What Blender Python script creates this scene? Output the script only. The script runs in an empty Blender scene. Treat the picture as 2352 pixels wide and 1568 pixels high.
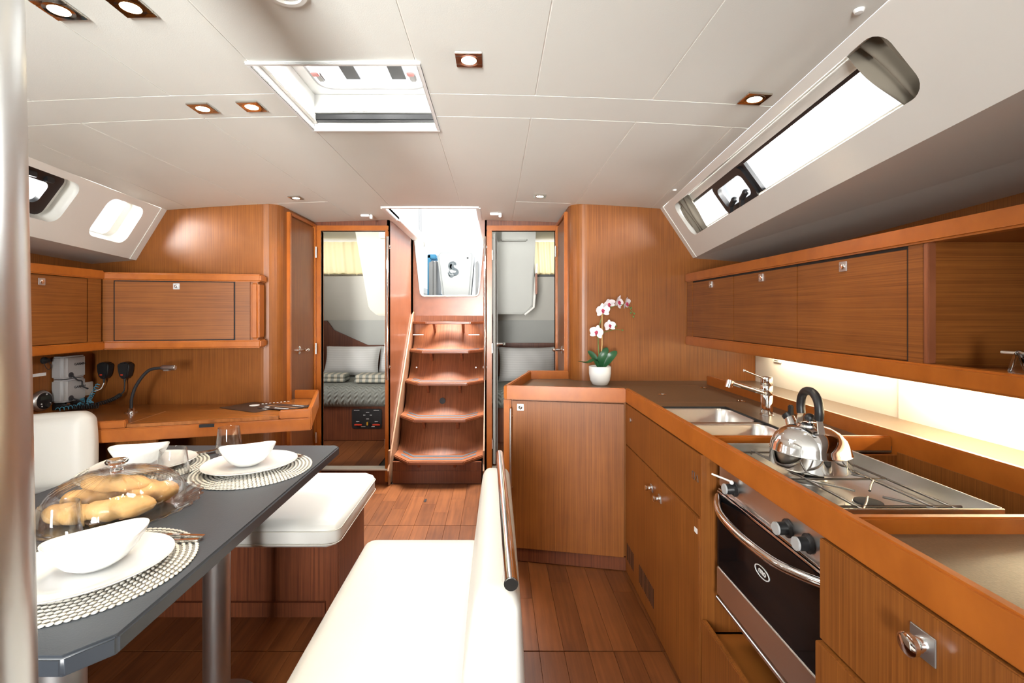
import bpy, bmesh, math, random
from mathutils import Vector, Matrix
random.seed(7)
PI = math.pi
scene = bpy.context.scene
COL = scene.collection

# ---------------------------------------------------------------- camera
CAMZ, FPX, VX, VY = 1.28, 1070.0, 1138.0, 720.0
cam_data = bpy.data.cameras.new('camera')
cam_data.sensor_width = 36.0
cam_data.lens = FPX / 2352.0 * 36.0
cam_data.shift_x = (1176 - VX) / 2352.0
cam_data.shift_y = -(784 - VY) / 2352.0
cam_data.clip_start = 0.02
cam = bpy.data.objects.new('camera', cam_data)
cam.location = (0, 0, CAMZ)
cam.rotation_euler = (PI / 2, 0, 0)
COL.objects.link(cam)
scene.camera = cam

# ---------------------------------------------------------------- world, exposure, daylight
world = bpy.data.worlds.new('sky')
scene.world = world
world.use_nodes = True
bgn = world.node_tree.nodes['Background']
bgn.inputs['Color'].default_value = (0.93, 0.97, 1.0, 1)
bgn.inputs['Strength'].default_value = 0.66
scene.view_settings.view_transform = 'Standard'
scene.view_settings.look = 'None'
scene.view_settings.exposure = 1.17
scene.view_settings.gamma = 1.0
scene.view_settings.use_curve_mapping = False
scene.cycles.use_denoising = True
scene.cycles.max_bounces = 7
scene.cycles.diffuse_bounces = 3
scene.cycles.glossy_bounces = 4
scene.cycles.transmission_bounces = 6
scene.cycles.transparent_max_bounces = 12
scene.cycles.use_adaptive_sampling = True
scene.cycles.adaptive_threshold = 0.12
scene.cycles.caustics_reflective = False
scene.cycles.caustics_refractive = False
scene.cycles.sample_clamp_indirect = 6.0

def area(name, loc, target, sx, sy, watts, col=(1, 1, 1)):
    d = bpy.data.lights.new(name, 'AREA')
    d.shape = 'RECTANGLE'; d.size = sx; d.size_y = sy; d.energy = watts; d.color = col
    o = bpy.data.objects.new(name, d)
    o.location = loc
    o.rotation_euler = (Vector(target) - Vector(loc)).to_track_quat('-Z', 'Y').to_euler()
    COL.objects.link(o)
    return o
DAY = (0.985, 0.99, 0.97)
# daylight through the boat's openings, plus unseen fill lamps added behind the camera
area('daylight_saloon_hatch', (-0.455, 1.54, 2.40), (-0.455, 1.54, 0), 0.9, 0.9, 28, DAY)
area('fill_overhead', (-0.45, -0.75, 2.40), (-0.45, -0.6, 0), 1.6, 1.3, 26, DAY)  # added fill lamp above an unseen hatch behind the camera
area('fill_behind_camera', (-0.55, -2.3, 1.25), (-0.45, 0, 1.75), 0.7, 1.3, 38, DAY).data.spread = math.radians(75)  # added fill lamp behind the camera, narrowed and tilted up to dim lower fronts
area('daylight_companionway', (-0.30, 4.2, 3.0), (-0.50, 3.8, 0.6), 0.9, 1.3, 72, DAY).data.spread = math.radians(105)
area('daylight_right_window', (1.95, 1.6, 1.93), (0.0, 1.6, 1.93), 3.0, 0.5, 115, DAY)
area('daylight_left_window', (-3.0, 2.0, 1.93), (-1.0, 2.0, 1.93), 2.4, 0.5, 115, DAY)
area('daylight_left_cabin', (-1.75, 5.5, 2.05), (-1.5, 4.4, 1.5), 0.7, 0.4, 3, (1, .93, .8))
area('daylight_right_cabin', (0.62, 5.5, 2.0), (0.5, 4.4, 1.4), 0.6, 0.4, 3, (1, .95, .85))

# ---------------------------------------------------------------- measuring helpers (photo pixel -> place at a known depth / height / side plane)
def atY(px, py, y): return Vector(((px - VX) * y / FPX, y, CAMZ - (py - VY) * y / FPX))
def atZ(px, py, z):
    y = (CAMZ - z) * FPX / (py - VY)
    return Vector(((px - VX) * y / FPX, y, z))
def atX(px, py, x):
    y = x * FPX / (px - VX)
    return Vector((x, y, CAMZ - (py - VY) * y / FPX))

# ---------------------------------------------------------------- materials
def new_mat(name):
    m = bpy.data.materials.new(name); m.use_nodes = True
    return m, m.node_tree.nodes, m.node_tree.links, m.node_tree.nodes['Principled BSDF']
def plain(name, col, rough=0.5, metal=0.0, coat=0.0, noise=0.0, nscale=30, bump=0.0, bscale=200, **kw):
    m, N, L, b = new_mat(name)
    b.inputs['Base Color'].default_value = (*col, 1)
    b.inputs['Roughness'].default_value = rough
    b.inputs['Metallic'].default_value = metal
    b.inputs['Coat Weight'].default_value = coat
    for k, v in kw.items(): b.inputs[k.replace('_', ' ')].default_value = v
    tc = N.new('ShaderNodeTexCoord')
    if noise:
        n = N.new('ShaderNodeTexNoise'); n.inputs['Scale'].default_value = nscale; n.inputs['Detail'].default_value = 5
        L.new(tc.outputs['Object'], n.inputs['Vector'])
        mx = N.new('ShaderNodeMix'); mx.data_type = 'RGBA'
        mx.inputs[6].default_value = (*[c * (1 - noise) for c in col], 1)
        mx.inputs[7].default_value = (*[min(1, c * (1 + noise)) for c in col], 1)
        L.new(n.outputs['Fac'], mx.inputs[0]); L.new(mx.outputs[2], b.inputs['Base Color'])
    if bump:
        n2 = N.new('ShaderNodeTexNoise'); n2.inputs['Scale'].default_value = bscale; n2.inputs['Detail'].default_value = 4
        L.new(tc.outputs['Object'], n2.inputs['Vector'])
        bp = N.new('ShaderNodeBump'); bp.inputs['Strength'].default_value = bump; bp.inputs['Distance'].default_value = 0.002
        L.new(n2.outputs['Fac'], bp.inputs['Height']); L.new(bp.outputs['Normal'], b.inputs['Normal'])
    return m
def wood(name, dark, light, sc, rough=0.4, coat=0.06, rnd=0.0, fine=1.0, blotch=6.0):
    """veneer: streaky noise stretched along the grain (sc = texture scale per axis)"""
    m, N, L, b = new_mat(name)
    tc = N.new('ShaderNodeTexCoord')
    vec = tc.outputs['Object']
    if rnd:
        oi = N.new('ShaderNodeObjectInfo')
        va = N.new('ShaderNodeVectorMath'); va.operation = 'ADD'
        sc3 = N.new('ShaderNodeVectorMath'); sc3.operation = 'SCALE'; sc3.inputs['Scale'].default_value = 37.0
        cx = N.new('ShaderNodeCombineXYZ')
        for i in range(3): L.new(oi.outputs['Random'], cx.inputs[i])
        L.new(cx.outputs[0], sc3.inputs[0]); L.new(vec, va.inputs[0]); L.new(sc3.outputs[0], va.inputs[1])
        vec = va.outputs[0]
    mp = N.new('ShaderNodeMapping'); mp.inputs['Scale'].default_value = sc
    L.new(vec, mp.inputs['Vector'])
    n1 = N.new('ShaderNodeTexNoise'); n1.inputs['Scale'].default_value = 1.0; n1.inputs['Detail'].default_value = 3; n1.inputs['Roughness'].default_value = 0.6
    L.new(mp.outputs[0], n1.inputs['Vector'])
    n2 = N.new('ShaderNodeTexNoise'); n2.inputs['Scale'].default_value = blotch; n2.inputs['Detail'].default_value = 3
    L.new(vec, n2.inputs['Vector'])
    mm = N.new('ShaderNodeMath'); mm.operation = 'MULTIPLY_ADD'; mm.inputs[1].default_value = 0.35; 
    L.new(n2.outputs['Fac'], mm.inputs[0])
    ms = N.new('ShaderNodeMath'); ms.operation = 'MULTIPLY_ADD'; ms.inputs[1].default_value = fine; ms.inputs[2].default_value = 0.5 - 0.5 * fine - 0.175
    L.new(n1.outputs['Fac'], ms.inputs[0]); L.new(ms.outputs[0], mm.inputs[2])
    last = mm.outputs[0]
    if rnd:
        mr = N.new('ShaderNodeMath'); mr.operation = 'MULTIPLY_ADD'; mr.inputs[1].default_value = rnd
        sub = N.new('ShaderNodeMath'); sub.operation = 'SUBTRACT'; sub.inputs[1].default_value = rnd / 2
        L.new(oi.outputs['Random'], mr.inputs[0]); L.new(last, mr.inputs[2]); L.new(mr.outputs[0], sub.inputs[0]); last = sub.outputs[0]
    rp = N.new('ShaderNodeValToRGB')
    rp.color_ramp.elements[0].position = 0.28; rp.color_ramp.elements[0].color = (*dark, 1)
    rp.color_ramp.elements[1].position = 0.72; rp.color_ramp.elements[1].color = (*light, 1)
    L.new(last, rp.inputs[0]); L.new(rp.outputs[0], b.inputs['Base Color'])
    b.inputs['Specular IOR Level'].default_value = 0.38; b.inputs['Roughness'].default_value = rough; b.inputs['Coat Weight'].default_value = coat; b.inputs['Coat Roughness'].default_value = 0.18
    bp = N.new('ShaderNodeBump'); bp.inputs['Strength'].default_value = 0.08; bp.inputs['Distance'].default_value = 0.001
    L.new(n1.outputs['Fac'], bp.inputs['Height']); L.new(bp.outputs['Normal'], b.inputs['Normal'])
    return m
def emit(name, col, strength):
    m, N, L, b = new_mat(name)
    b.inputs['Base Color'].default_value = (*col, 1)
    b.inputs['Emission Color'].default_value = (*col, 1); b.inputs['Emission Strength'].default_value = strength
    return m
def glass(name, col=(1, 1, 1), rough=0.0, ior=1.45, thin=False, tint=(1, 1, 1), edge=0.5, power=3.5):
    m, N, L, b = new_mat(name)
    if thin:                       # flat panes: clear, with a fresnel reflection
        N.remove(b)
        tr = N.new('ShaderNodeBsdfTransparent'); tr.inputs['Color'].default_value = (*tint, 1)
        gl = N.new('ShaderNodeBsdfGlossy'); gl.inputs['Roughness'].default_value = 0.02
        lw = N.new('ShaderNodeLayerWeight'); lw.inputs['Blend'].default_value = 0.5
        pw = N.new('ShaderNodeMath'); pw.operation = 'POWER'; pw.inputs[1].default_value = power
        ma = N.new('ShaderNodeMath'); ma.operation = 'MULTIPLY_ADD'; ma.inputs[1].default_value = edge; ma.inputs[2].default_value = 0.035
        mx = N.new('ShaderNodeMixShader')
        L.new(lw.outputs['Facing'], pw.inputs[0]); L.new(pw.outputs[0], ma.inputs[0])
        L.new(ma.outputs[0], mx.inputs[0]); L.new(tr.outputs[0], mx.inputs[1]); L.new(gl.outputs[0], mx.inputs[2])
        L.new(mx.outputs[0], N['Material Output'].inputs['Surface'])
        return m
    b.inputs['Base Color'].default_value = (*col, 1); b.inputs['Transmission Weight'].default_value = 1.0
    b.inputs['Roughness'].default_value = rough; b.inputs['IOR'].default_value = ior
    return m
def cloth_trans(name, col, trans=0.5, bump=0.3):
    m, N, L, b = new_mat(name)
    b.inputs['Base Color'].default_value = (*col, 1); b.inputs['Roughness'].default_value = 0.9
    t = N.new('ShaderNodeBsdfTranslucent'); t.inputs['Color'].default_value = (*col, 1)
    mx = N.new('ShaderNodeMixShader'); mx.inputs[0].default_value = trans
    L.new(b.outputs[0], mx.inputs[1]); L.new(t.outputs[0], mx.inputs[2]); L.new(mx.outputs[0], N['Material Output'].inputs['Surface'])
    return m

D1, D2 = (0.172, 0.051, 0.0095), (0.312, 0.106, 0.0205)
M = {}
M['wood_v'] = wood('veneer_vertical', D1, D2, (240, 240, 2.4))
M['wood_h'] = wood('veneer_horizontal', D1, D2, (2.4, 2.4, 260))
M['wood_red'] = wood('veneer_dark', (0.085, 0.022, 0.009), (0.19, 0.055, 0.02), (140, 140, 2.2))
M['wood_top'] = wood('veneer_desk_top', (0.24, 0.075, 0.015), (0.42, 0.145, 0.034), (3, 150, 3), rough=0.25, coat=0.25)
M['trim'] = wood('solid_trim', (0.34, 0.09, 0.011), (0.47, 0.137, 0.0185), (14, 14, 9), rough=0.3, coat=0.2, fine=0.7, blotch=9)
M['step_wood'] = wood('step_wood', (0.185, 0.058, 0.024), (0.31, 0.105, 0.045), (4, 120, 4), rough=0.35, coat=0.3)
M['riser'] = wood('riser_wood', (0.15, 0.045, 0.017), (0.30, 0.10, 0.04), (150, 3, 3), rough=0.5, coat=0.0)
M['floor'] = wood('floor_strip', (0.10, 0.030, 0.009), (0.215, 0.070, 0.021), (60, 3, 3), rough=0.36, coat=0.05, rnd=0.24, fine=0.7)
M['ply'] = plain('bare_ply_edge', (0.33, 0.17, 0.09), 0.5, noise=0.2, nscale=60)
M['ceil'] = plain('ceiling_vinyl', (0.78, 0.79, 0.74), 0.5, noise=0.03, nscale=4, bump=0.12, bscale=350)
M['seam'] = plain('seam_piping', (0.93, 0.91, 0.86), 0.5)
M['gel'] = plain('gelcoat_offwhite', (0.78, 0.765, 0.715), 0.42, noise=0.02, nscale=3)
M['white'] = plain('white_plastic', (0.82, 0.82, 0.80), 0.35)
M['cabin_wall'] = plain('cabin_lining', (0.62, 0.60, 0.54), 0.6, noise=0.03, nscale=5)
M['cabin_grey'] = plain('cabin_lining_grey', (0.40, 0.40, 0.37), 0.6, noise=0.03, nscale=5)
M['cabin_cream'] = plain('cabin_moulding_cream', (0.56, 0.52, 0.43), 0.5)
M['splash'] = plain('splashback_cream', (0.80, 0.76, 0.66), 0.45)
M['vinyl'] = plain('cream_leatherette', (0.70, 0.69, 0.65), 0.42, noise=0.03, nscale=6, bump=0.1, bscale=260)
M['vinyl_seam'] = plain('cream_seam', (0.62, 0.60, 0.52), 0.6)
M['table'] = plain('slate_laminate', (0.055, 0.067, 0.083), 0.40, noise=0.1, nscale=8, bump=0.16, bscale=240)
M['table_edge'] = plain('slate_edge', (0.035, 0.041, 0.05), 0.35)
M['worktop'] = plain('speckled_worktop', (0.125, 0.083, 0.052), 0.33, noise=0.35, nscale=260, bump=0.1, bscale=220)
M['groove'] = plain('groove_dark', (0.012, 0.008, 0.006), 0.7)
M['chrome'] = plain('chrome', (0.86, 0.86, 0.86), 0.06, 1.0)
M['steel'] = plain('brushed_steel', (0.78, 0.77, 0.75), 0.3, 1.0)
M['wire'] = plain('dark_steel_wire', (0.22, 0.21, 0.2), 0.3, 1.0)
M['glass_solid'] = glass('pressed_glass', (1, 1, 1), 0.0, 1.45)
M['steel_dull'] = plain('satin_alloy', (0.55, 0.55, 0.55), 0.4, 1.0)
M['mast'] = plain('polished_mast_alloy', (0.66, 0.67, 0.67), 0.3, 1.0, bump=0.06, bscale=6)
M['black'] = plain('black_plastic', (0.012, 0.012, 0.013), 0.4)
M['blackrub'] = plain('black_rubber', (0.02, 0.02, 0.022), 0.65)
M['grit'] = plain('grey_grip_tape', (0.075, 0.08, 0.09), 0.9, bump=0.4, bscale=900)
M['oven_glass'] = plain('oven_black_glass', (0.006, 0.006, 0.007), 0.06, Specular_IOR_Level=.15)
M['china'] = plain('white_china', (0.86, 0.86, 0.84), 0.1, coat=0.4)
M['glass'] = glass('clear_glass', thin=True, tint=(.988, .993, .993), edge=0.95, power=2.0)
M['bell_glass'] = glass('bell_glass', thin=True, tint=(.992, .995, .995), edge=0.55, power=2.6)
M['pane'] = glass('window_pane', thin=True)
M['acrylic'] = glass('clear_acrylic', (0.96, 0.97, 0.97), 0.03, 1.45)
M['grey_plastic'] = plain('pale_grey_plastic', (0.40, 0.40, 0.40), 0.5)
M['red'] = plain('red_plastic', (0.6, 0.05, 0.02), 0.4)
M['yellow'] = plain('yellow_plastic', (0.7, 0.38, 0.03), 0.4)
M['blue_cord'] = plain('pale_blue_cord', (0.10, 0.42, 0.62), 0.4)
M['white_print'] = plain('white_print', (0.85, 0.85, 0.84), 0.5)
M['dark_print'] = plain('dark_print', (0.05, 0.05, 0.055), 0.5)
M['bread'] = plain('bread_crust', (0.64, 0.37, 0.14), 0.85, noise=0.32, nscale=30, bump=0.7, bscale=70)
M['mat_straw'] = plain('woven_paper_straw', (0.70, 0.67, 0.60), 0.8, noise=0.1, nscale=60)
M['mat_gap'] = plain('mat_underside', (0.30, 0.285, 0.26), 0.9)
M['leaf'] = plain('orchid_leaf', (0.018, 0.085, 0.03), 0.35, noise=0.3, nscale=14)
M['stem'] = plain('orchid_stem', (0.12, 0.2, 0.05), 0.5)
M['stake'] = plain('bamboo_stake', (0.55, 0.33, 0.13), 0.6)
M['petal'] = plain('orchid_petal', (0.86, 0.80, 0.82), 0.5)
M['lip'] = plain('orchid_lip', (0.42, 0.03, 0.08), 0.5)
M['curtain'] = cloth_trans('taupe_curtain', (0.17, 0.148, 0.115), 0.08)
M['curtain_lit'] = cloth_trans('thin_cream_curtain', (0.85, 0.76, 0.5), 0.75)
M['linen'] = plain('grey_white_linen', (0.62, 0.60, 0.57), 0.85, bump=0.2, bscale=60)
M['lamp'] = emit('lamp_glow', (1.0, 0.83, 0.52), 14)
M['led'] = emit('led_strip', (1.0, 0.88, 0.62), 10)
M['fill_strip'] = emit('fill_strip_glow', (1.0, 0.88, 0.62), 3)
M['tarp'] = plain('sky_blue_canvas', (0.12, 0.45, 0.72), 0.7)
M['cockpit'] = plain('sunlit_gelcoat', (0.6, 0.61, 0.6), 0.4)
M['logo'] = plain('logo_grey', (0.16, 0.19, 0.21), 0.5)

# striped pillow / towel / quilt materials
def striped(name, c1, c2, axis, freq, width=0.5, rough=0.9):
    m, N, L, b = new_mat(name)
    tc = N.new('ShaderNodeTexCoord'); sx = N.new('ShaderNodeSeparateXYZ'); L.new(tc.outputs['Object'], sx.inputs[0])
    mu = N.new('ShaderNodeMath'); mu.operation = 'MULTIPLY'; mu.inputs[1].default_value = freq; L.new(sx.outputs[axis], mu.inputs[0])
    fr = N.new('ShaderNodeMath'); fr.operation = 'FRACT'; L.new(mu.outputs[0], fr.inputs[0])
    gt = N.new('ShaderNodeMath'); gt.operation = 'GREATER_THAN'; gt.inputs[1].default_value = width; L.new(fr.outputs[0], gt.inputs[0])
    mx = N.new('ShaderNodeMix'); mx.data_type = 'RGBA'; mx.inputs[6].default_value = (*c1, 1); mx.inputs[7].default_value = (*c2, 1)
    L.new(gt.outputs[0], mx.inputs[0]); L.new(mx.outputs[2], b.inputs['Base Color']); b.inputs['Roughness'].default_value = rough
    return m
M['pillow'] = striped('striped_pillowcase', (0.60, 0.59, 0.57), (0.55, 0.54, 0.52), 2, 45)
M['towel'] = striped('striped_towel', (0.24, 0.25, 0.22), (0.50, 0.45, 0.36), 0, 17)
def quilt():
    m, N, L, b = new_mat('grey_quilt')
    b.inputs['Base Color'].default_value = (0.22, 0.225, 0.20, 1); b.inputs['Roughness'].default_value = 0.9
    tc = N.new('ShaderNodeTexCoord'); sx = N.new('ShaderNodeSeparateXYZ'); L.new(tc.outputs['Object'], sx.inputs[0])
    pp = N.new('ShaderNodeMath'); pp.operation = 'PINGPONG'; pp.inputs[1].default_value = 0.03; L.new(sx.outputs[0], pp.inputs[0])
    ad = N.new('ShaderNodeMath'); ad.operation = 'ADD'; L.new(pp.outputs[0], ad.inputs[0])
    a2 = N.new('ShaderNodeMath'); a2.operation = 'ADD'; L.new(sx.outputs[1], a2.inputs[0]); L.new(sx.outputs[2], a2.inputs[1]); L.new(a2.outputs[0], ad.inputs[1])
    mu = N.new('ShaderNodeMath'); mu.operation = 'MULTIPLY'; mu.inputs[1].default_value = 45; L.new(ad.outputs[0], mu.inputs[0])
    fr = N.new('ShaderNodeMath'); fr.operation = 'PINGPONG'; fr.inputs[1].default_value = 1.0; L.new(mu.outputs[0], fr.inputs[0])
    bp = N.new('ShaderNodeBump'); bp.inputs['Strength'].default_value = 0.8; bp.inputs['Distance'].default_value = 0.01
    L.new(fr.outputs[0], bp.inputs['Height']); L.new(bp.outputs['Normal'], b.inputs['Normal'])
    return m
M['quilt'] = quilt()

# ---------------------------------------------------------------- geometry helpers
ORIG = {}
class G:
    """collects shapes in world coordinates, then links them as ONE mesh object"""
    def __init__(s): s.v = []; s.f = []
    def add(s, vs, fs):
        o = len(s.v); s.v += [Vector(v) for v in vs]; s.f += [tuple(i + o for i in f) for f in fs]; return s
    def box(s, x0, x1, y0, y1, z0, z1):
        return s.add([(x, y, z) for z in (z0, z1) for y in (y0, y1) for x in (x0, x1)],
                     [(0, 2, 3, 1), (4, 5, 7, 6), (0, 1, 5, 4), (2, 6, 7, 3), (0, 4, 6, 2), (1, 3, 7, 5)])
    def boxf(s, fr, s0, s1, d0, d1, z0, z1):
        """box in a frame: fr = (origin xy, direction xy); s along it, d to its left side (away), z up"""
        (ox, oy), (ux, uy) = fr
        nx, ny = -uy, ux
        P = lambda a, d, z: (ox + ux * a + nx * d, oy + uy * a + ny * d, z)
        return s.add([P(a, d, z) for z in (z0, z1) for d in (d0, d1) for a in (s0, s1)],
                     [(0, 2, 3, 1), (4, 5, 7, 6), (0, 1, 5, 4), (2, 6, 7, 3), (0, 4, 6, 2), (1, 3, 7, 5)])
    def ext(s, poly, vec):
        n = len(poly); vec = Vector(vec); p = [Vector(q) for q in poly]
        return s.add(p + [q + vec for q in p], [tuple(range(n))[::-1], tuple(range(n, 2 * n))] + [(i, (i + 1) % n, n + (i + 1) % n, n + i) for i in range(n)])
    def prism(s, poly, z0, z1): return s.ext([(x, y, z0) for x, y in poly], (0, 0, z1 - z0))
    def wall(s, path, th, z0, z1):
        """upright sheet along an open xy path, thickened to its left"""
        P = [Vector((x, y)) for x, y in path]; off = []
        for i, p in enumerate(P):
            a = (P[i] - P[i - 1]).normalized() if i else None
            b = (P[i + 1] - P[i]).normalized() if i < len(P) - 1 else None
            na = Vector((-a.y, a.x)) if a else None; nb = Vector((-b.y, b.x)) if b else None
            if a and b:
                n = (na + nb).normalized(); n = n / max(0.3, n.dot(na))
            else: n = na or nb
            off.append(p + n * th)
        for i in range(len(P) - 1):
            q = [P[i], P[i + 1], off[i + 1], off[i]]
            s.prism([(c.x, c.y) for c in q], z0, z1)
        return s
    def tube(s, pts, r, n=10, caps=True, closed=False):
        P = [Vector(p) for p in pts]; m = len(P)
        R = r if isinstance(r, (list, tuple)) else [r] * m
        prev = None; rings = []
        for i, p in enumerate(P):
            if closed: t = P[(i + 1) % m] - P[i - 1]
            else: t = P[min(i + 1, m - 1)] - P[max(i - 1, 0)]
            t.normalize()
            if prev is None:
                a = Vector((0, 0, 1)) if abs(t.z) < 0.9 else Vector((1, 0, 0))
                u = t.cross(a).normalized()
            else: u = (prev - t * prev.dot(t)).normalized()
            prev = u; w = t.cross(u)
            rings.append([p + (u * math.cos(k * 2 * PI / n) + w * math.sin(k * 2 * PI / n)) * R[i] for k in range(n)])
        vs = [v for rg in rings for v in rg]; fs = []
        for i in range(m if closed else m - 1):
            j = (i + 1) % m
            for k in range(n):
                l = (k + 1) % n
                fs.append((i * n + k, i * n + l, j * n + l, j * n + k))
        if caps and not closed: fs += [tuple(range(n))[::-1], tuple((m - 1) * n + k for k in range(n))]
        return s.add(vs, fs)
    def cyl(s, a, b, r, n=20): return s.tube([a, b], r, n)
    def lathe(s, prof, c=(0, 0, 0), n=32, axis='z', close=False):
        vs = []; c = Vector(c); m = len(prof)
        for r, h in prof:
            for k in range(n):
                a = 2 * PI * k / n
                p = {'z': (r * math.cos(a), r * math.sin(a), h), 'x': (h, r * math.cos(a), r * math.sin(a)), 'y': (r * math.cos(a), h, r * math.sin(a))}[axis]
                vs.append(c + Vector(p))
        fs = []
        for i in range(m - 1 + (1 if close else 0)):
            j = (i + 1) % m
            for k in range(n):
                l = (k + 1) % n
                fs.append((i * n + k, i * n + l, j * n + l, j * n + k))
        if not close:
            if prof[0][0] > 1e-5: fs.append(tuple(range(n))[::-1])
            if prof[-1][0] > 1e-5: fs.append(tuple((m - 1) * n + k for k in range(n)))
        return s.add(vs, fs)
    def ball(s, c, r, n=12, m=8, sc=(1, 1, 1), rot=None):
        vs = []; fs = []
        for i in range(m + 1):
            t = PI * i / m
            for k in range(n):
                a = 2 * PI * k / n
                p = Vector((math.sin(t) * math.cos(a) * r * sc[0], math.sin(t) * math.sin(a) * r * sc[1], math.cos(t) * r * sc[2]))
                if rot: p = rot @ p
                vs.append(Vector(c) + p)
        for i in range(m):
            for k in range(n):
                l = (k + 1) % n
                fs.append((i * n + k, (i + 1) * n + k, (i + 1) * n + l, i * n + l))
        return s.add(vs, fs)
    def grid(s, fn, nu, nv, closed_u=False):
        vs = [fn(i / nu, j / nv) for j in range(nv + 1) for i in range(nu if closed_u else nu + 1)]
        w = nu if closed_u else nu + 1
        fs = [(j * w + i, j * w + (i + 1) % w, (j + 1) * w + (i + 1) % w, (j + 1) * w + i) for j in range(nv) for i in range(nu)]
        return s.add(vs, fs)
    def cushion(s, x0, x1, y0, y1, z0, z1, r=0.04, puff=0.012, nx=14, ny=14, nz=6):
        """upholstered block: rounded box with softly domed faces"""
        cx, cy, cz = (x0 + x1) / 2, (y0 + y1) / 2, (z0 + z1) / 2
        hx, hy, hz = (x1 - x0) / 2, (y1 - y0) / 2, (z1 - z0) / 2
        bm = bmesh.new(); bmesh.ops.create_cube(bm, size=2)
        bmesh.ops.subdivide_edges(bm, edges=bm.edges[:], cuts=15, use_grid_fill=True)
        vs = []
        bm.verts.ensure_lookup_table(); bm.verts.index_update()
        def den(t): return math.copysign(abs(t) ** 0.55, t) if t else 0.0
        for v in bm.verts:
            c = [v.co.x, v.co.y, v.co.z]
            p = Vector((den(c[0]) * hx, den(c[1]) * hy, den(c[2]) * hz))
            q = Vector((max(-hx + r, min(hx - r, p.x)), max(-hy + r, min(hy - r, p.y)), max(-hz + r, min(hz - r, p.z))))
            d = p - q
            if d.length > 1e-9: d = d.normalized() * r
            fx = math.cos(PI / 2 * p.x / hx) if abs(p.x) < hx else 0
            fy = math.cos(PI / 2 * p.y / hy) if abs(p.y) < hy else 0
            fz = math.cos(PI / 2 * p.z / hz) if abs(p.z) < hz else 0
            e = Vector((math.copysign(fy * fz, p.x) if abs(abs(c[0]) - 1) < 1e-6 else 0, math.copysign(fx * fz, p.y) if abs(abs(c[1]) - 1) < 1e-6 else 0, math.copysign(fx * fy, p.z) if abs(abs(c[2]) - 1) < 1e-6 else 0))
            vs.append(Vector((cx, cy, cz)) + q + d + e * puff)
        fs = [tuple(v.index for v in f.verts) for f in bm.faces]
        bm.free()
        return s.add(vs, fs)
    def xf(s, mtx, start=0):
        for i in range(start, len(s.v)): s.v[i] = mtx @ s.v[i]
        return s
    def mesh(s, name, mat, org, bevel=0.0, seg=2, smooth=35):
        me = bpy.data.meshes.new(name)
        me.from_pydata([tuple(v - org) for v in s.v], [], s.f)
        bm = bmesh.new(); bm.from_mesh(me)
        bmesh.ops.recalc_face_normals(bm, faces=bm.faces[:])
        if bevel:
            ed = [e for e in bm.edges if len(e.link_faces) == 2 and e.calc_face_angle(0) > 0.6]
            if ed: bmesh.ops.bevel(bm, geom=ed, offset=bevel, segments=seg, affect='EDGES', clamp_overlap=True)
        bm.to_mesh(me); bm.free()
        if mat: me.materials.append(M[mat] if isinstance(mat, str) else mat)
        if smooth:
            me.polygons.foreach_set('use_smooth', [True] * len(me.polygons))
            me.set_sharp_from_angle(angle=math.radians(smooth))
        me.update()
        return me
    def obj(s, name, mat, parent=None, bevel=0.0, seg=2, smooth=35, **kw):
        if parent is not None: org = ORIG[parent]
        else:
            xs = [v.x for v in s.v]; ys = [v.y for v in s.v]; zs = [v.z for v in s.v]
            org = Vector(((min(xs) + max(xs)) / 2, (min(ys) + max(ys)) / 2, min(zs)))
        me = s.mesh(name, mat, org, bevel, seg, smooth)
        o = bpy.data.objects.new(name, me); COL.objects.link(o)
        if parent is not None: o.parent = parent
        else: o.location = org
        ORIG[o] = org
        for k, v in kw.items(): o[k] = v
        return o
def thing(name, label, category, loc, group=None):
    o = bpy.data.objects.new(name, None); COL.objects.link(o)
    o.location = loc; o.empty_display_size = 0.05
    o['label'] = label; o['category'] = category
    if group: o['group'] = group
    ORIG[o] = Vector(loc)
    return o
def tag(o, label, category, group=None):
    o['label'] = label; o['category'] = category
    if group: o['group'] = group
    return o
def struct(o, label=None):
    o['kind'] = 'structure'
    if label: o['label'] = label
    return o
def dup(root, loc, rotz=0.0, label=None):
    r = root.copy(); COL.objects.link(r); r.location = loc; r.rotation_euler = (0, 0, rotz)
    if label: r['label'] = label
    ORIG[r] = Vector(loc)
    for ch in [c for c in bpy.data.objects if c.parent == root]:
        c = ch.copy(); COL.objects.link(c); c.parent = r
        for g in [c2 for c2 in bpy.data.objects if c2.parent == ch]:
            d = g.copy(); COL.objects.link(d); d.parent = c
    return r
def text(name, body, size, mat, parent, loc, right, up, bold=0.0, align='CENTER'):
    cu = bpy.data.curves.new(name, 'FONT'); cu.body = body; cu.size = size; cu.align_x = align; cu.align_y = 'CENTER'; cu.extrude = 0.0004; cu.offset = bold
    t = bpy.data.objects.new('tmp_text', cu); COL.objects.link(t)
    bpy.context.view_layer.update()
    dg = bpy.context.evaluated_depsgraph_get()
    me = bpy.data.meshes.new_from_object(t.evaluated_get(dg))
    bpy.data.objects.remove(t)
    r = Vector(right).normalized(); u = Vector(up).normalized(); n = r.cross(u)
    mt = Matrix((( r.x, u.x, n.x), (r.y, u.y, n.y), (r.z, u.z, n.z))).to_4x4()
    org = ORIG[parent]
    me.transform(Matrix.Translation(Vector(loc) - org) @ mt)
    me.materials.clear(); me.materials.append(M[mat]); me.name = name
    o = bpy.data.objects.new(name, me); COL.objects.link(o); o.parent = parent; ORIG[o] = org
    return o
def arc(cx, cy, r, a0, a1, n=8):
    return [(cx + r * math.cos(math.radians(a0 + (a1 - a0) * i / n)), cy + r * math.sin(math.radians(a0 + (a1 - a0) * i / n))) for i in range(n + 1)]
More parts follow.
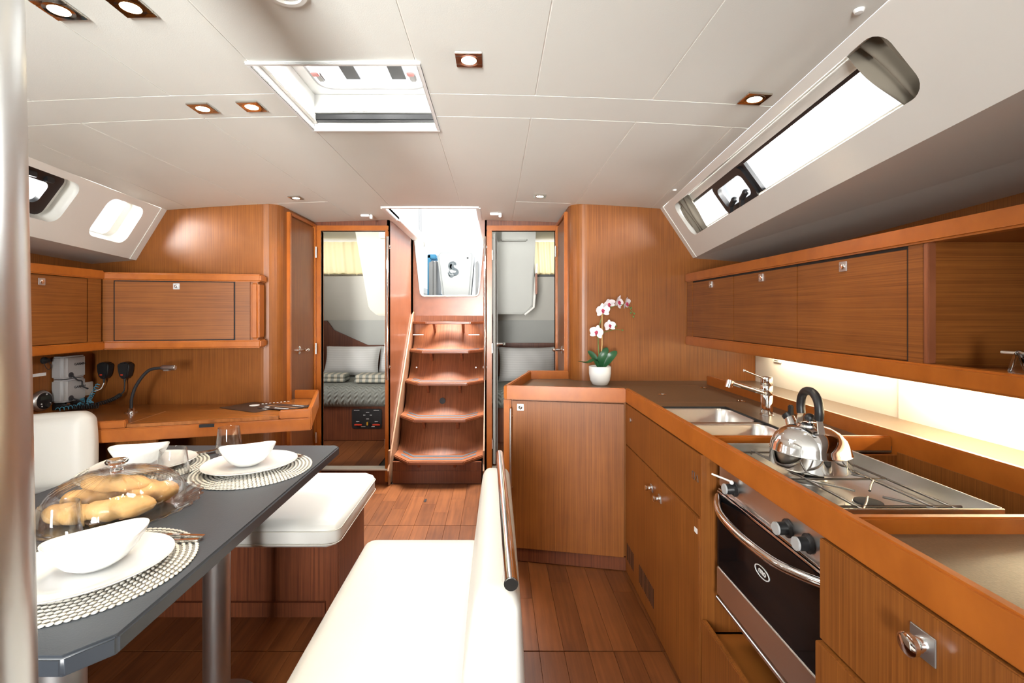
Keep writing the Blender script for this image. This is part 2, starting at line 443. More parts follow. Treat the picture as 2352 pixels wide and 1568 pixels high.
def roundrect(x0, x1, y0, y1, r, n=5):
    return arc(x1 - r, y1 - r, r, 0, 90, n) + arc(x0 + r, y1 - r, r, 90, 180, n) + arc(x0 + r, y0 + r, r, 180, 270, n) + arc(x1 - r, y0 + r, r, 270, 360, n)
def bez(pts, n=24):
    """Catmull-Rom through points"""
    P = [Vector(p) for p in pts]; P = [P[0] * 2 - P[1]] + P + [P[-1] * 2 - P[-2]]; out = []
    segs = len(P) - 3
    for i in range(segs):
        a, b, c, d = P[i:i + 4]; k = max(2, n // segs)
        for j in range(k):
            t = j / k
            out.append(0.5 * ((2 * b) + (c - a) * t + (2 * a - 5 * b + 4 * c - d) * t * t + (3 * b - a - 3 * c + d) * t ** 3))
    out.append(P[-2]); return out

# ================================================================ STRUCTURE
def zc(x): return 1.985 - 0.024 * (x + 0.45) ** 2          # cambered deckhead
def XL(y): return -(1.73 + 0.11 * y)
def XR(y): return 0.735 + 0.102 * y
YF = -1.7                                                   # forward bulkhead, behind the photographer

# ---- floor: base slab with laminated strips as pieces
floor = G().box(-2.6, 1.75, YF, 4.6, -0.06, -0.008).obj('floor', 'groove')
struct(floor, 'reddish brown strip-laminate cabin sole')
PLANK_CACHE = {}
def plank(x0, x1, y0, y1, parent, ztop=0.0, th=0.009):
    key = (round(x1 - x0, 3), round(y1 - y0, 3))
    if key not in PLANK_CACHE:
        w, l = key
        PLANK_CACHE[key] = G().box(-w / 2, w / 2, -l / 2, l / 2, -th, 0).mesh('plank', 'floor', Vector((0, 0, 0)), bevel=0.0006, seg=1)
    o = bpy.data.objects.new('plank', PLANK_CACHE[key]); COL.objects.link(o); o.parent = parent
    o.location = Vector(((x0 + x1) / 2, (y0 + y1) / 2, ztop)) - ORIG[parent]
    return o
PW = 0.094
xs = [-1.62 + PW * i for i in range(25)]
for i, x in enumerate(xs):
    x1 = min(x + PW, 0.70)
    for (pa, pb) in ((-0.2, 0.62), (0.62, 1.765), (1.77, 2.815), (2.82, 3.50)):       # four lift-out sole panels
        cut = pa + (pb - pa) * (0.25 + 0.5 * ((i * 0.618) % 1))
        plank(x + 0.0004, x1 - 0.0004, pa, cut, floor)
        plank(x + 0.0004, x1 - 0.0004, cut + 0.0006, pb, floor)
G().prism(roundrect(-0.488, -0.472, 3.165, 3.215, 0.007), 0.0, 0.002).obj('lifting_ring', 'black', floor)

# ---- ceiling: backing sheet that shows as pale piping between the panels
def cstrip(g, q, dz, th):
    """cambered quad (xa0,xa1 at ya -> xb0,xb1 at yb) as a slab of narrow strips"""
    (a0, ya), (a1, _), (b1, yb), (b0, _) = q
    n = max(1, int(max(a1 - a0, b1 - b0) / .05)); vs = []
    for d in (dz, dz + th):
        for (l, r, y) in ((a0, a1, ya), (b0, b1, yb)):
            for i in range(n + 1): x = l + (r - l) * i / n; vs.append((x, y, zc(x) + d))
    m = n + 1; fs = []
    for i in range(n):
        fs += [(i, m + i, m + i + 1, i + 1), (2 * m + i, 2 * m + i + 1, 3 * m + i + 1, 3 * m + i), (i, i + 1, 2 * m + i + 1, 2 * m + i), (m + i, 3 * m + i, 3 * m + i + 1, m + i + 1)]
    fs += [(0, 2 * m, 3 * m, m), (n, m + n, 3 * m + n, 2 * m + n)]
    return g.add(vs, fs)
g = G()
def quad(xa0, xa1, xb0, xb1, ya, yb): return [(xa0, ya), (xa1, ya), (xb1, yb), (xb0, yb)]
HX0, HX1, HY0, HY1 = -0.69, -0.222, 1.312, 1.775          # deck hatch
CX0, CX1, CY0, CY1 = -0.735, -0.128, 3.09, 4.54            # companionway
FX0, FX1, FY0, FY1 = -0.95, 0.05, -1.2, -0.35              # unseen hatch opening added behind the camera to let fill light in
for q in (quad(XL(YF) - .03, HX0, XL(2.9) - .03, HX0, YF, 2.95), quad(HX1, XR(YF) + .03, HX1, XR(2.9) + .03, FY1, 2.95),
          quad(HX0, HX1, HX0, HX1, FY1, HY0), quad(HX0, HX1, HX0, HX1, HY1, CY0), quad(-1.45, CX0, -1.45, CX0, 2.95, 3.56),
          quad(CX1, 0.56, CX1, 0.56, 2.95, 3.56), quad(CX0, CX1, CX0, CX1, 2.95, CY0), quad(FX1, XR(YF), FX1, XR(FY1) , YF, FY1)):
    cstrip(g, q, 0.0025, 0.03)
ceiling = g.obj('ceiling', 'seam', smooth=30)
struct(ceiling, 'white panelled deckhead with thin piping seams')
GP = 0.0022
def cpanel(*quads):
    g = G()
    for q, (l, r, n_, f_) in quads:                          # (quad, which sides carry a seam)
        (a0, ya), (a1, _), (b1, yb), (b0, _) = q
        cstrip(g, [(a0 + GP * l, ya + GP * n_), (a1 - GP * r, ya + GP * n_), (b1 - GP * r, yb - GP * f_), (b0 + GP * l, yb - GP * f_)], 0, .014)
    g.obj('panel', 'ceil', ceiling, smooth=30)
ALL = (1, 1, 1, 1)
def Q(f0, f1, y0, y1): return [(f0(y0), y0), (f1(y0), y0), (f1(y1), y1), (f0(y1), y1)]
K = lambda v: (lambda y: v)
R0, R1, R2 = 1.49, 1.662, 2.90
def CP(f0, f1, y0, y1): cpanel((Q(f0, f1, y0, y1), ALL))
for a, b in ((XL, K(-1.48)), (K(-1.48), K(-1.04)), (K(-1.04), K(-0.69))): CP(a, b, YF, R0)
for a, b in ((K(-0.222), K(0.127)), (K(0.127), K(0.5)), (K(0.5), XR)): CP(a, b, FY1, R0)
CP(K(-0.69), K(-0.222), FY1, HY0)
CP(XL, K(-0.69), R0, R1); CP(K(-0.222), XR, R0, R1)
CP(XL, lambda y: XL(y) + .15, R1, R2); CP(lambda y: XL(y) + .15, K(-1.48), R1, R2); CP(K(-1.48), K(-1.04), R1, R2)
cpanel((Q(K(-1.04), K(-0.69), R1, CY0), (1, 1, 1, 0)), (Q(K(-1.04), K(CX0), CY0, 3.5), (1, 1, 0, 1)))
CP(K(-1.36), K(-1.04), R2, 3.5); CP(K(-0.69), K(-0.222), HY1, CY0)
cpanel((Q(K(-0.222), K(0.127), R1, CY0), (1, 1, 1, 0)), (Q(K(CX1), K(0.127), CY0, 3.5), (1, 1, 0, 1)))
CP(K(0.127), K(0.5), R1, R2); CP(K(0.127), K(0.47), R2, 3.5)
CP(K(0.5), lambda y: XR(y) - .06, R1, R2); CP(lambda y: XR(y) - .06, XR, R1, R2)

# ---- coachroof sides with their windows
def UR(s): x = XR(s); return Vector((x, s, zc(x)))
def LR(s): return Vector((1.235 - .109 * (2.9 - s), s, 1.625 + .043 * (2.9 - s)))
def UL(s): x = XL(s); return Vector((x, s, zc(x)))
def LL(s): return Vector((-(2.24 - .075 * (2.9 - s)), s, 1.613 + .043 * (2.9 - s)))
NR = Vector((.31, 0, .2)).normalized(); NL = Vector((-.31, 0, .2)).normalized()
def mapR(s, t): return UR(s).lerp(LR(s), t)
def mapL(s, t): return UL(s).lerp(LL(s), t)
def holed(mp, nrm, s0, s1, holes, th):
    """slab between s0..s1, t 0..1 with rounded-rect holes (s0,s1,t0,t1,rs)"""
    g = G(); cuts = [s0] + [(holes[i][1] + holes[i + 1][0]) / 2 for i in range(len(holes) - 1)] + [s1]
    def band(a, b, c, d):
        n = max(1, int((b - a) / .25))
        for i in range(n):
            u, v = a + (b - a) * i / n, a + (b - a) * (i + 1) / n
            g.add([mp(u, c), mp(v, c), mp(v, d), mp(u, d)], [(0, 1, 2, 3)])
    k = 0.34
    for i, (a, b, c, d, r) in enumerate(holes):
        L0, L1 = cuts[i], cuts[i + 1]
        band(L0, L1, 0, c); band(L0, L1, d, 1); band(L0, a, c, d); band(b, L1, c, d)
        inner = [(p[0], p[1] / k) for p in roundrect(a, b, c * k, d * k, r, 6)]
        n = len(inner)
        for j, (cs, ct) in enumerate(((b, d), (a, d), (a, c), (b, c))):
            arcp = inner[j * 7:(j + 1) * 7]
            V = [mp(cs, ct)] + [mp(*p) for p in arcp]
            g.add(V, [(0, q + 1, q + 2) for q in range(6)])
        vi = [mp(*p) for p in inner]; vi2 = [v + nrm * th for v in vi]
        g.add(vi + vi2, [(j, (j + 1) % n, n + (j + 1) % n, n + j) for j in range(n)])
    return g
RW = (1.045, 2.705, 0.10, 0.68, 0.05)
cr = holed(mapR, NR, YF, 2.9, [(-1.3, 0.55, .1, .68, .05), RW], 0.05).obj('wall_right_coachroof', 'gel', smooth=30); struct(cr, 'off-white slanted coachroof side above the galley')
LWA = (1.9, 2.262, 0.10, 0.74, 0.05); LWB = (2.455, 2.735, 0.11, 0.78, 0.05)
cl = holed(mapL, NL, YF, 2.9, [(-1.3, 1.2, .1, .74, .05), LWA, LWB], 0.075).obj('wall_left_coachroof', 'gel', smooth=30); struct(cl, 'off-white slanted coachroof side above the chart desk')
# end trims of the coachroof sides against the bulkheads
for mp, nm, nr in ((mapR, 'trim_1', NR), (mapL, 'trim_2', NL)):
    a, b = mp(2.845, -0.01), mp(2.845, 1.0); c, d = mp(2.9, 1.0), mp(2.9, -0.01)
    struct(G().ext([a, b, c, d], -nr * 0.004).obj(nm, 'gel', bevel=0.001), 'narrow off-white moulding at the end of the coachroof side')
# soffits under the side decks
g = G(); g.ext([LR(YF), LR(2.9), (1.66, 2.9, 1.59), (1.66, YF, 1.59 + .045 * (2.9 - YF))], (0, 0, .02))
struct(g.obj('ceiling_right_soffit', plain('soffit_grey', (0.74, 0.70, 0.63), 0.55, noise=.03, nscale=4), smooth=0), 'taupe underside of the right side deck')
g = G(); g.ext([LL(YF), LL(2.9), (-2.56, 2.9, 1.585), (-2.56, YF, 1.585 + .045 * (2.9 - YF))], (0, 0, .02))
struct(g.obj('ceiling_left_soffit', plain('soffit_grey_left', (0.74, 0.70, 0.63), 0.55, noise=.03, nscale=4), smooth=0), 'taupe underside of the left side deck')
for mp, nm in ((mapR, 0), (mapL, 1)):
    pass

# ---- hull side walls and bulkheads
struct(G().ext([(1.642, YF, 0), (1.642, 2.95, 0), (1.642, 2.95, 1.60), (1.642, YF, 1.81)], (.05, 0, 0)).obj('wall_right', 'wood_v'), 'dark wood hull lining behind the galley')
struct(G().ext([(-2.56, YF, 0), (-2.56, 2.95, 0), (-2.56, 2.95, 1.60), (-2.56, YF, 1.81)], (.05, 0, 0)).obj('wall_left', 'wood_v'), 'dark wood hull lining beside the chart desk')
g = G().wall(arc(-1.46, 3.0, .1, -90, 0, 10) + [(-1.36, 3.5)], 0.03, 0.0, 1.99).ext([(x, 2.9, z) for x, z in ((-1.46, 0), (-2.56, 0), (-2.56, 1.60), (-2.27, 1.625), (-2.075, 1.95), (-1.46, 1.99))], (0, .03, 0))
struct(g.obj('wall_nav', 'wood_v', smooth=60), 'wood veneered bulkhead with rounded corner behind the chart desk')
g = G().wall((arc(0.57, 3.0, .1, -90, -180, 10) + [(0.47, 3.5)])[::-1], 0.03, 0.0, 1.99).ext([(x, 2.9, z) for x, z in ((.57, 0), (1.69, 0), (1.69, 1.60), (1.26, 1.635), (1.055, 1.955), (.57, 1.99))], (0, .03, 0))
struct(g.obj('wall_galley', 'wood_v', smooth=60), 'wood veneered bulkhead with rounded corner behind the orchid')
fw = G().box(-2.6, -0.9, YF - .04, YF, 0, 2.1).box(-0.2, 1.7, YF - .04, YF, 0, 2.1).box(-.9, -.2, YF - .04, YF, 1.85, 2.1)
struct(fw.obj('wall_forward', 'gel'), 'white forward bulkhead behind the photographer')
# aft bulkhead around the two cabin doorways
DL0, DL1, DR0, DR1, DZ0, DZ1 = -1.308, -0.8275, -0.026, 0.448, 0.119, 1.902
g = G()
for x0, x1, z0, z1 in ((-1.5, DL0, 0, 2.0), (DL1, -0.80, 0, 2.0), (DL0, DL1, DZ1, 2.0), (DL0, DL1, 0, DZ0 - .012), (-0.08, DR0, 0, 2.0), (DR1, 0.6, 0, 2.0), (DR0, DR1, DZ1, 2.0), (DR0, DR1, 0, DZ0 - .012)):
    g.box(x0, x1, 3.5, 3.54, z0, z1)
struct(g.obj('wall_aft', 'wood_red'), 'wood aft bulkhead with two cabin doorways')
def frame(nm, x0, x1, z0, z1, lab, w=0.04):
    t = bpy.data.objects.new(nm, None); COL.objects.link(t); t.location = ((x0 + x1) / 2, 3.5, z0); ORIG[t] = Vector(t.location); struct(t, lab)
    G().box(x0 - w, x0, 3.488, 3.55, z0 - .1, z1).obj('jamb', 'trim', t, bevel=.004)
    G().box(x1, x1 + w * .62, 3.488, 3.55, z0 - .1, z1).obj('jamb', 'trim', t, bevel=.004)
    G().box(x0 - w, x1 + w * .62, 3.487, 3.549, z1, z1 + .038).obj('head', 'trim', t, bevel=.004)
    G().box(x0 - .03, x1 + .02, 3.48, 3.56, z0 - .012, z0).obj('sill', 'gel', t, bevel=.003)
    for hz in (1.72, 1.02, .3):                                  # hinge plates on the inner edge of a jamb
        xx = x1 - .004 if 'left' in lab else x0 + .001
        G().box(xx - .0015, xx + .0045, 3.499, 3.535, hz - .035, hz + .035).obj('hinge_plate', 'steel', t)
    return t
frame('door_1', DL0, DL1, DZ0, DZ1, 'framed doorway to the left aft cabin')
frame('door_2', DR0, DR1, DZ0, DZ1, 'framed doorway to the right aft cabin')

# ---- side doors beside the doorways
def knob_set(parent, x, y, z, sgn):
    k = G().lathe([(0.0, 0), (.021, 0), (.021, .005), (.018, .007), (.008, .009), (.0075, .035), (.0, .036)], (0, 0, 0), 20)
    k.ball((0, 0, .045), .016, 14, 8, (0.62, 1.25, .62)); k.xf(Matrix.Scale(1.35, 4))
    mt = Matrix.Translation((x, y, z)) @ Matrix.Rotation(sgn * PI / 2, 4, 'Y')
    return k.xf(mt).obj('door_knob', 'chrome', parent, smooth=50)
d3 = bpy.data.objects.new('door_3', None); COL.objects.link(d3); d3.location = (-1.36, 3.26, .02); ORIG[d3] = Vector(d3.location); struct(d3, 'tall narrow wood door beside the chart desk bulkhead')
G().box(-1.365, -1.348, 3.07, 3.455, .03, 1.915).obj('door_panel', 'wood_v', d3, bevel=.002)
G().box(-1.365, -1.338, 3.035, 3.062, .02, 1.945).obj('jamb', 'trim', d3, bevel=.004)
G().box(-1.365, -1.338, 3.463, 3.488, .02, 1.945).obj('jamb', 'trim', d3, bevel=.004)
G().box(-1.365, -1.338, 3.062, 3.463, 1.925, 1.945).obj('head', 'trim', d3, bevel=.004)
knob_set(d3, -1.348, 3.19, 1.03, 1)
for hz in (1.735, 1.02, .36): G().cyl((-1.333, 3.459, hz - .04), (-1.333, 3.459, hz + .04), .007, 10).obj('hinge', 'steel', d3)
d4 = bpy.data.objects.new('door_4', None); COL.objects.link(d4); d4.location = (0.47, 3.26, .02); ORIG[d4] = Vector(d4.location); struct(d4, 'tall narrow wood door beside the orchid bulkhead')
G().box(.458, .475, 3.07, 3.44, .03, 1.915).obj('door_panel', 'wood_v', d4, bevel=.002)
G().box(.448, .475, 3.035, 3.062, .02, 1.945).obj('jamb', 'trim', d4, bevel=.004)
G().box(.448, .475, 3.446, 3.475, .02, 1.945).obj('jamb', 'trim', d4, bevel=.004)
G().box(.448, .475, 3.062, 3.446, 1.925, 1.945).obj('head', 'trim', d4, bevel=.004)
knob_set(d4, .458, 3.16, 1.035, -1)
for hz in (1.74, .4): G().cyl((.444, 3.443, hz - .04), (.444, 3.443, hz + .04), .007, 10).obj('hinge', 'steel', d4)

# ---- deck hatch: white coaming box with lid
h = bpy.data.objects.new('window_1', None); COL.objects.link(h); h.location = (-.456, 1.54, 1.985); ORIG[h] = Vector(h.location); struct(h, 'square deck hatch with white frame')
zt = 2.115
def ringbox(g, x0, x1, y0, y1, z0, z1, w):
    g.box(x0, x1, y0, y0 + w, z0, z1).box(x0, x1, y1 - w, y1, z0, z1).box(x0, x0 + w, y0 + w, y1 - w, z0, z1).box(x1 - w, x1, y0 + w, y1 - w, z0, z1); return g
ringbox(G(), HX0 - .012, HX1 + .012, HY0 - .012, HY1 + .012, 1.979, zt, .014).obj('coaming', 'white', h, bevel=.002)
ringbox(G(), HX0 - .012, HX1 + .012, HY0 - .012, HY1 + .012, 1.976, 1.9785, .012).obj('trim_frame', 'white', h, bevel=.002)
g = G(); o_ = roundrect(HX0 - .05, HX1 + .05, HY0 - .05, HY1 + .05, .05); i_ = roundrect(HX0 + .045, HX1 - .03, HY0 + .035, HY1 - .045, .05); n_ = len(o_)
g.add([(x, y, zt) for x, y in o_] + [(x, y, zt) for x, y in i_] + [(x, y, zt + .02) for x, y in i_], [(j, (j + 1) % n_, n_ + (j + 1) % n_, n_ + j) for j in range(n_)] + [(n_ + j, n_ + (j + 1) % n_, 2 * n_ + (j + 1) % n_, 2 * n_ + j) for j in range(n_)])
g.obj('lid_frame', 'white', h)
g = G().tube([(x, y, zt + .003) for x, y in i_], .006, 8, closed=True); g.obj('gasket', 'grey_plastic', h)
G().prism(i_, zt + .018, zt + .022).obj('pane', 'pane', h)
for fx in (.32, .67): G().box(HX0 + .035 + (HX1 - HX0) * fx - .03, HX0 + .035 + (HX1 - HX0) * fx + .02, HY0 + .22, HY0 + .365, zt + .008, zt + .012).obj('reflection_strip', 'dark_print', h)  # dark bands reflected in the glass, modelled as thin dark strips
for fx in (.17, .86):
    x = HX0 + (HX1 - HX0) * fx
    G().box(x - .012, x + .012, HY0 + .255, HY0 + .335, zt - .018, zt - .006).obj('hatch_handle', 'grey_plastic', h, bevel=.004)
    G().box(x - .012, x + .012, HY0 + .25, HY0 + .275, zt - .03, zt - .012).obj('handle_catch', plain('pink_catch_%d' % int(fx * 100), (.8, .35, .33), .4), h, bevel=.003)
G().box(HX0 + .004, HX1 - .004, HY1 - .03, HY1 - .002, 2.005, 2.03).obj('blind_cassette', 'black', h, bevel=.004)
G().box(HX0 + .002, HX0 + .016, HY0 + .01, HY1 - .01, 2.0, 2.03).obj('blind_track', 'gel', h, bevel=.002)
G().box(HX0 + .004, HX1 - .004, HY1 - .034, HY1 - .002, 2.032, 2.05).obj('blind_bar', 'gel', h, bevel=.003)

# ---- long galley window
w = bpy.data.objects.new('window_2', None); COL.objects.link(w); w.location = mapR(1.9, .4); ORIG[w] = Vector(w.location); struct(w, 'long coachroof window with curtains bunched at both ends')
off = lambda p, d: p + NR * d
def strip(mp, nr, s0, s1, t0, t1, d0, d1):
    a = [mp(s0, t0) + nr * d0, mp(s1, t0) + nr * d0, mp(s1, t1) + nr * d0, mp(s0, t1) + nr * d0]
    return a, nr * (d1 - d0)
g = G(); g.ext(*strip(mapR, NR, 1.0, 2.75, .06, .215, .052, .06)); g.obj('upper_reveal', 'gel', w)
g = G(); g.ext(*strip(mapR, NR, 1.0, 2.75, .215, .25, .056, .07)); g.obj('black_border', 'black', w)
g = G(); g.ext(*strip(mapR, NR, 1.0, 2.75, .215, .72, .078, .081)); g.obj('pane', 'pane', w)
g = G(); g.ext(*strip(mapR, NR, 1.0, 2.75, .66, .72, .052, .09)); g.obj('lower_sill', 'gel', w)
# opening port inside the long window
def port(parent, mp, nr, s0, s1, t0, t1, d, fw):
    k = .36
    o = roundrect(s0, s1, t0 * k, t1 * k, .035); i = roundrect(s0 + fw, s1 - fw, t0 * k + fw, t1 * k - fw, .03); n = len(o)
    A = [mp(p[0], p[1] / k) + nr * d for p in o]; B = [mp(p[0], p[1] / k) + nr * d for p in i]
    g = G(); e = -nr * .022
    g.add(A + B + [v + e for v in A] + [v + e for v in B], [(n * 2 + j, n * 2 + (j + 1) % n, n * 3 + (j + 1) % n, n * 3 + j) for j in range(n)] + [(j, (j + 1) % n, n * 2 + (j + 1) % n, n * 2 + j) for j in range(n)] + [(n + j, n + (j + 1) % n, n * 3 + (j + 1) % n, n * 3 + j) for j in range(n)])
    g.obj('port_frame', 'black', parent, smooth=40)
    G().ext(B, nr * .003).obj('port_pane', 'pane', parent)
port(w, mapR, NR, 1.955, 2.28, .235, .70, .066, .03)
g = G(); g.ext(*strip(mapR, NR, 1.93, 1.985, .22, .70, .055, .07)); g.obj('port_stile', 'black', w)
for s in (2.06, 2.18):
    p = mapR(s, .60) + NR * .03
    G().cyl(p, p + Vector((0, -.03, .02)), .012, 12).ball(p + Vector((0, -.03, .02)), .014).box(p.x - .008, p.x + .008, p.y - .008, p.y + .008, p.z - .04, p.z).obj('port_latch', 'black', w)
def curtain(parent, mp, nr, s0, s1, t0, t1, folds, d, amp, lean0=0.0, lean1=0.0, mat='curtain'):
    def fn(u, v):
        s = (s0 + lean0 * v) + ((s1 + lean1 * v) - (s0 + lean0 * v)) * u
        t = t0 + (t1 - t0) * v
        return mp(s, t) + nr * (d + amp * math.sin(u * folds * 2 * PI + v * 1.3) + amp * .4 * math.sin(u * 9 + v * 5))
    g = G().grid(fn, 48, 10)
    return g.obj('curtain', mat, parent, smooth=80)
curtain(w, mapR, NR, 1.03, 1.19, .08, .70, 2.6, .034, .013, lean1=-.045)
curtain(w, mapR, NR, 2.53, 2.70, .08, .70, 3.5, .030, .012, lean0=.03, lean1=.01)
# ---- left windows
w = bpy.data.objects.new('window_3', None); COL.objects.link(w); w.location = mapL(2.08, .4); ORIG[w] = Vector(w.location); struct(w, 'recessed port with heavy black opening frame above the chart desk locker')
port(w, mapL, NL, 1.9, 2.2, .10, .72, .055, .055); 
for s in (2.03, 2.12):
    p = mapL(s, .2) + NL * .03
    G().box(p.x - .01, p.x + .01, p.y - .02, p.y + .02, p.z - .012, p.z + .012).obj('hinge', 'black', w, bevel=.003)
g = G(); o_ = [(p[0], p[1] / .36) for p in roundrect(1.86, 2.3, .07 * .36, .78 * .36, .05)]; i_ = [(p[0], p[1] / .36) for p in roundrect(1.92, 2.18, .13 * .36, .69 * .36, .035)]; n_ = len(o_)
g.add([mapL(*p) + NL * .074 for p in o_] + [mapL(*p) + NL * .0735 for p in i_], [(j, (j + 1) % n_, n_ + (j + 1) % n_, n_ + j) for j in range(n_)])
g.obj('recess', 'gel', w)
w = bpy.data.objects.new('window_4', None); COL.objects.link(w); w.location = mapL(2.6, .4); ORIG[w] = Vector(w.location); struct(w, 'small rounded fixed port set in a deep off-white recess')
g = G(); o_ = [(p[0], p[1] / .36) for p in roundrect(2.42, 2.76, .09 * .36, .80 * .36, .05)]; i_ = [(p[0], p[1] / .36) for p in roundrect(2.43, 2.68, .10 * .36, .77 * .36, .04)]; n_ = len(o_)
g.add([mapL(*p) + NL * .074 for p in o_] + [mapL(*p) + NL * .074 for p in i_] + [mapL(*p) + NL * .1 for p in i_], [(j, (j + 1) % n_, n_ + (j + 1) % n_, n_ + j) for j in range(n_)] + [(n_ + j, n_ + (j + 1) % n_, 2 * n_ + (j + 1) % n_, 2 * n_ + j) for j in range(n_)])
g.obj('recess', 'gel', w)
G().ext([mapL(*p) + NL * .09 for p in i_], NL * .003).obj('pane', 'pane', w)

# ---- companionway trunk
g = G().box(-0.815, -0.80, 3.5, 4.55, 0, 1.99).obj('wall_companionway_left', 'step_wood'); struct(g, 'glossy wood side of the companionway, left of the steps')
g = G().box(-0.08, -0.065, 3.5, 4.55, 0, 1.99).obj('wall_companionway_right', 'step_wood'); struct(g, 'glossy wood side of the companionway, right of the steps')
opening = [(-.69, 1.4445), (-.175, 1.4445)] 
pl = []
o_ = [(-.80, 0), (-.08, 0), (-.08, 2.03), (-.110, 2.03)] + [(-.118, 1.99)] + arc(-.20, 1.49, .04, 0, -90, 4) + arc(-.69, 1.49, .04, -90, -180, 4) + [(-.784, 1.99), (-.792, 2.03), (-.80, 2.03)]
struct(G().ext([(x, 4.525, z) for x, z in o_], (0, .025, 0)).obj('wall_companionway', 'step_wood'), 'wood panel above the steps with the companionway opening')
edge = [(-.118, 1.99)] + arc(-.20, 1.49, .04, 0, -90, 4) + arc(-.69, 1.49, .04, -90, -180, 4) + [(-.784, 1.99)]
struct(G().tube([(x, 4.523, z) for x, z in edge], .008, 8).obj('trim_3', 'gel'), 'pale rubber edging round the companionway opening')
# deck slab around the opening with white lips
g = G().box(-.86, CX0, 3.06, 4.7, 1.992, 2.09).box(CX1, .0, 3.06, 4.7, 1.99, 2.09).box(CX0 - .02, CX1 + .02, CY0 - .035, CY0, 1.973, 2.09).box(CX0 - .03, CX0 + .002, CY0 + .001, 3.5, 1.975, 1.9915).box(CX1 - .002, CX1 + .03, CY0 + .001, 3.5, 1.975, 1.9915)
struct(g.obj('trim_4', 'white', bevel=.004), 'white moulded rim of the companionway hatch')

# ---- aft cabins seen through the doorways
def cabin(side):
    s = 'left' if side < 0 else 'right'
    x0, x1 = (-2.4, -.83) if side < 0 else (-.05, 1.05)
    fl = G().box(x0, x1, 3.52, 5.3, .05, DZ0 - .012).obj('floor_%s_cabin' % s, 'groove'); struct(fl, 'strip-wood sole of the %s aft cabin' % s)
    n = int((x1 - x0) / .094)
    for i in range(n): plank(x0 + i * .094, x0 + i * .094 + .093, 3.56 + .0005 * (i % 3), 4.27, fl, DZ0 - .003)
    struct(G().box(x0 - (.04 if side < 0 else .012), x0, 3.54, 5.3, 0, 2.12).obj('wall_%s_cabin_hull' % s if side < 0 else 'wall_%s_cabin_inner' % s, 'cabin_wall'), 'pale lining of the %s aft cabin' % s)
    struct(G().box(x1, x1 + .012, 3.54, 5.3, 0, 2.12).obj('wall_%s_cabin_inner' % s if side < 0 else 'wall_%s_cabin_hull' % s, 'cabin_wall'), 'pale inner lining of the %s aft cabin' % s)
    struct(G().box(x0, x1, 5.2, 5.24, .1, 1.21).obj('wall_%s_cabin_aft' % s, 'cabin_grey'), 'grey end panel of the %s aft cabin' % s)
    struct(G().ext([(x0, 5.2, 1.207), (x0, 5.02, 1.72), (x0, 5.06, 1.72), (x0, 5.24, 1.207)], (x1 - x0, 0, 0)).obj('wall_%s_cabin_slope' % s, 'cabin_wall'), 'pale slanted hull lining of the %s aft cabin' % s)
    pass
    struct(G().box(x0, x1, 3.54, 5.5, 2.07, 2.11).obj('ceiling_%s_cabin' % s, 'cabin_wall'), 'pale deckhead of the %s aft cabin' % s)
    return x0, x1
cabin(-1); cabin(1)
# upper band with curtained window, left cabin
def cabin_window(n, x0, x1, z0, z1, wx0, wx1, lab):
    w = bpy.data.objects.new(n, None); COL.objects.link(w); w.location = ((x0 + x1) / 2, 5.03, z0); ORIG[w] = Vector(w.location); struct(w, lab)
    G().box(x0, wx0, 5.02, 5.05, z0, z1).box(wx1, x1, 5.02, 5.05, z0, z1).obj('surround', 'cabin_wall', w)
    G().box(wx0, wx1, 5.06, 5.064, z0, z1).obj('pane', 'pane', w)
    def fn(u, v): return Vector((wx0 + (wx1 - wx0) * u, 5.0 + .012 * math.sin(u * 40 + v * 2) + .006 * math.sin(u * 13), z0 - .01 + (z1 - z0 - .02) * v))
    G().grid(fn, 70, 6).obj('curtain', 'curtain_lit', w, smooth=80)
    G().box(wx0 - .01, wx1 + .01, 4.985, 4.998, z0 - .012, z0).obj('curtain_rail', 'curtain', w)
    return w
cabin_window('window_5', -2.4, -.83, 1.70, 2.08, -2.05, -1.42, 'left cabin window behind a thin sunlit cream curtain')
cabin_window('window_6', -.05, 1.05, 1.70, 2.08, .415, .80, 'right cabin window behind a thin cream curtain')
G().box(.40, .418, 4.96, 4.995, 1.68, 2.08).box(.40, .8, 4.96, 4.995, 1.675, 1.69).obj('trim_5', 'black').__setitem__('kind', 'structure')
# moulded undersides of the cockpit that hang into both cabins
g = G().ext([(-1.335, 4.4, 2.1), (-1.20, 4.4, 1.33), (-1.12, 4.4, 1.262), (-.80, 4.4, 1.262), (-.80, 4.4, 2.1)], (0, .8, 0))
struct(g.obj('wall_left_cabin_moulding', 'cabin_cream', bevel=.012), 'cream moulded cockpit underside in the left aft cabin')
struct(G().box(-1.09, -.84, 4.34, 4.42, 1.985, 2.05).obj('ceiling_left_cabin_vent', 'cabin_wall', bevel=.01), 'moulded overhead box in the left aft cabin')
g = G().ext([(-.06, 4.4, 2.1), (-.06, 4.4, 1.275), (.27, 4.4, 1.275), (.355, 4.4, 1.35), (.385, 4.4, 2.1)], (0, .62, 0))
wm = g.obj('wall_right_cabin_moulding', 'cabin_grey', bevel=.012)
G().box(.372, .392, 4.355, 4.38, 1.46, 1.66).obj('grab_handle', 'step_wood', wm, bevel=.006)
struct(wm, 'grey moulded cockpit underside in the right aft cabin')
struct(G().tube([(.275, 4.39, 1.27), (.36, 4.39, 1.34), (.39, 4.39, 1.75)], .012, 8).obj('trim_6', 'gel'), 'pale rounded edge of the cockpit moulding')
struct(G().box(.05, .30, 4.33, 4.41, 1.96, 2.06).obj('ceiling_right_cabin_vent', 'cabin_grey', bevel=.01), 'moulded overhead box in the right aft cabin')

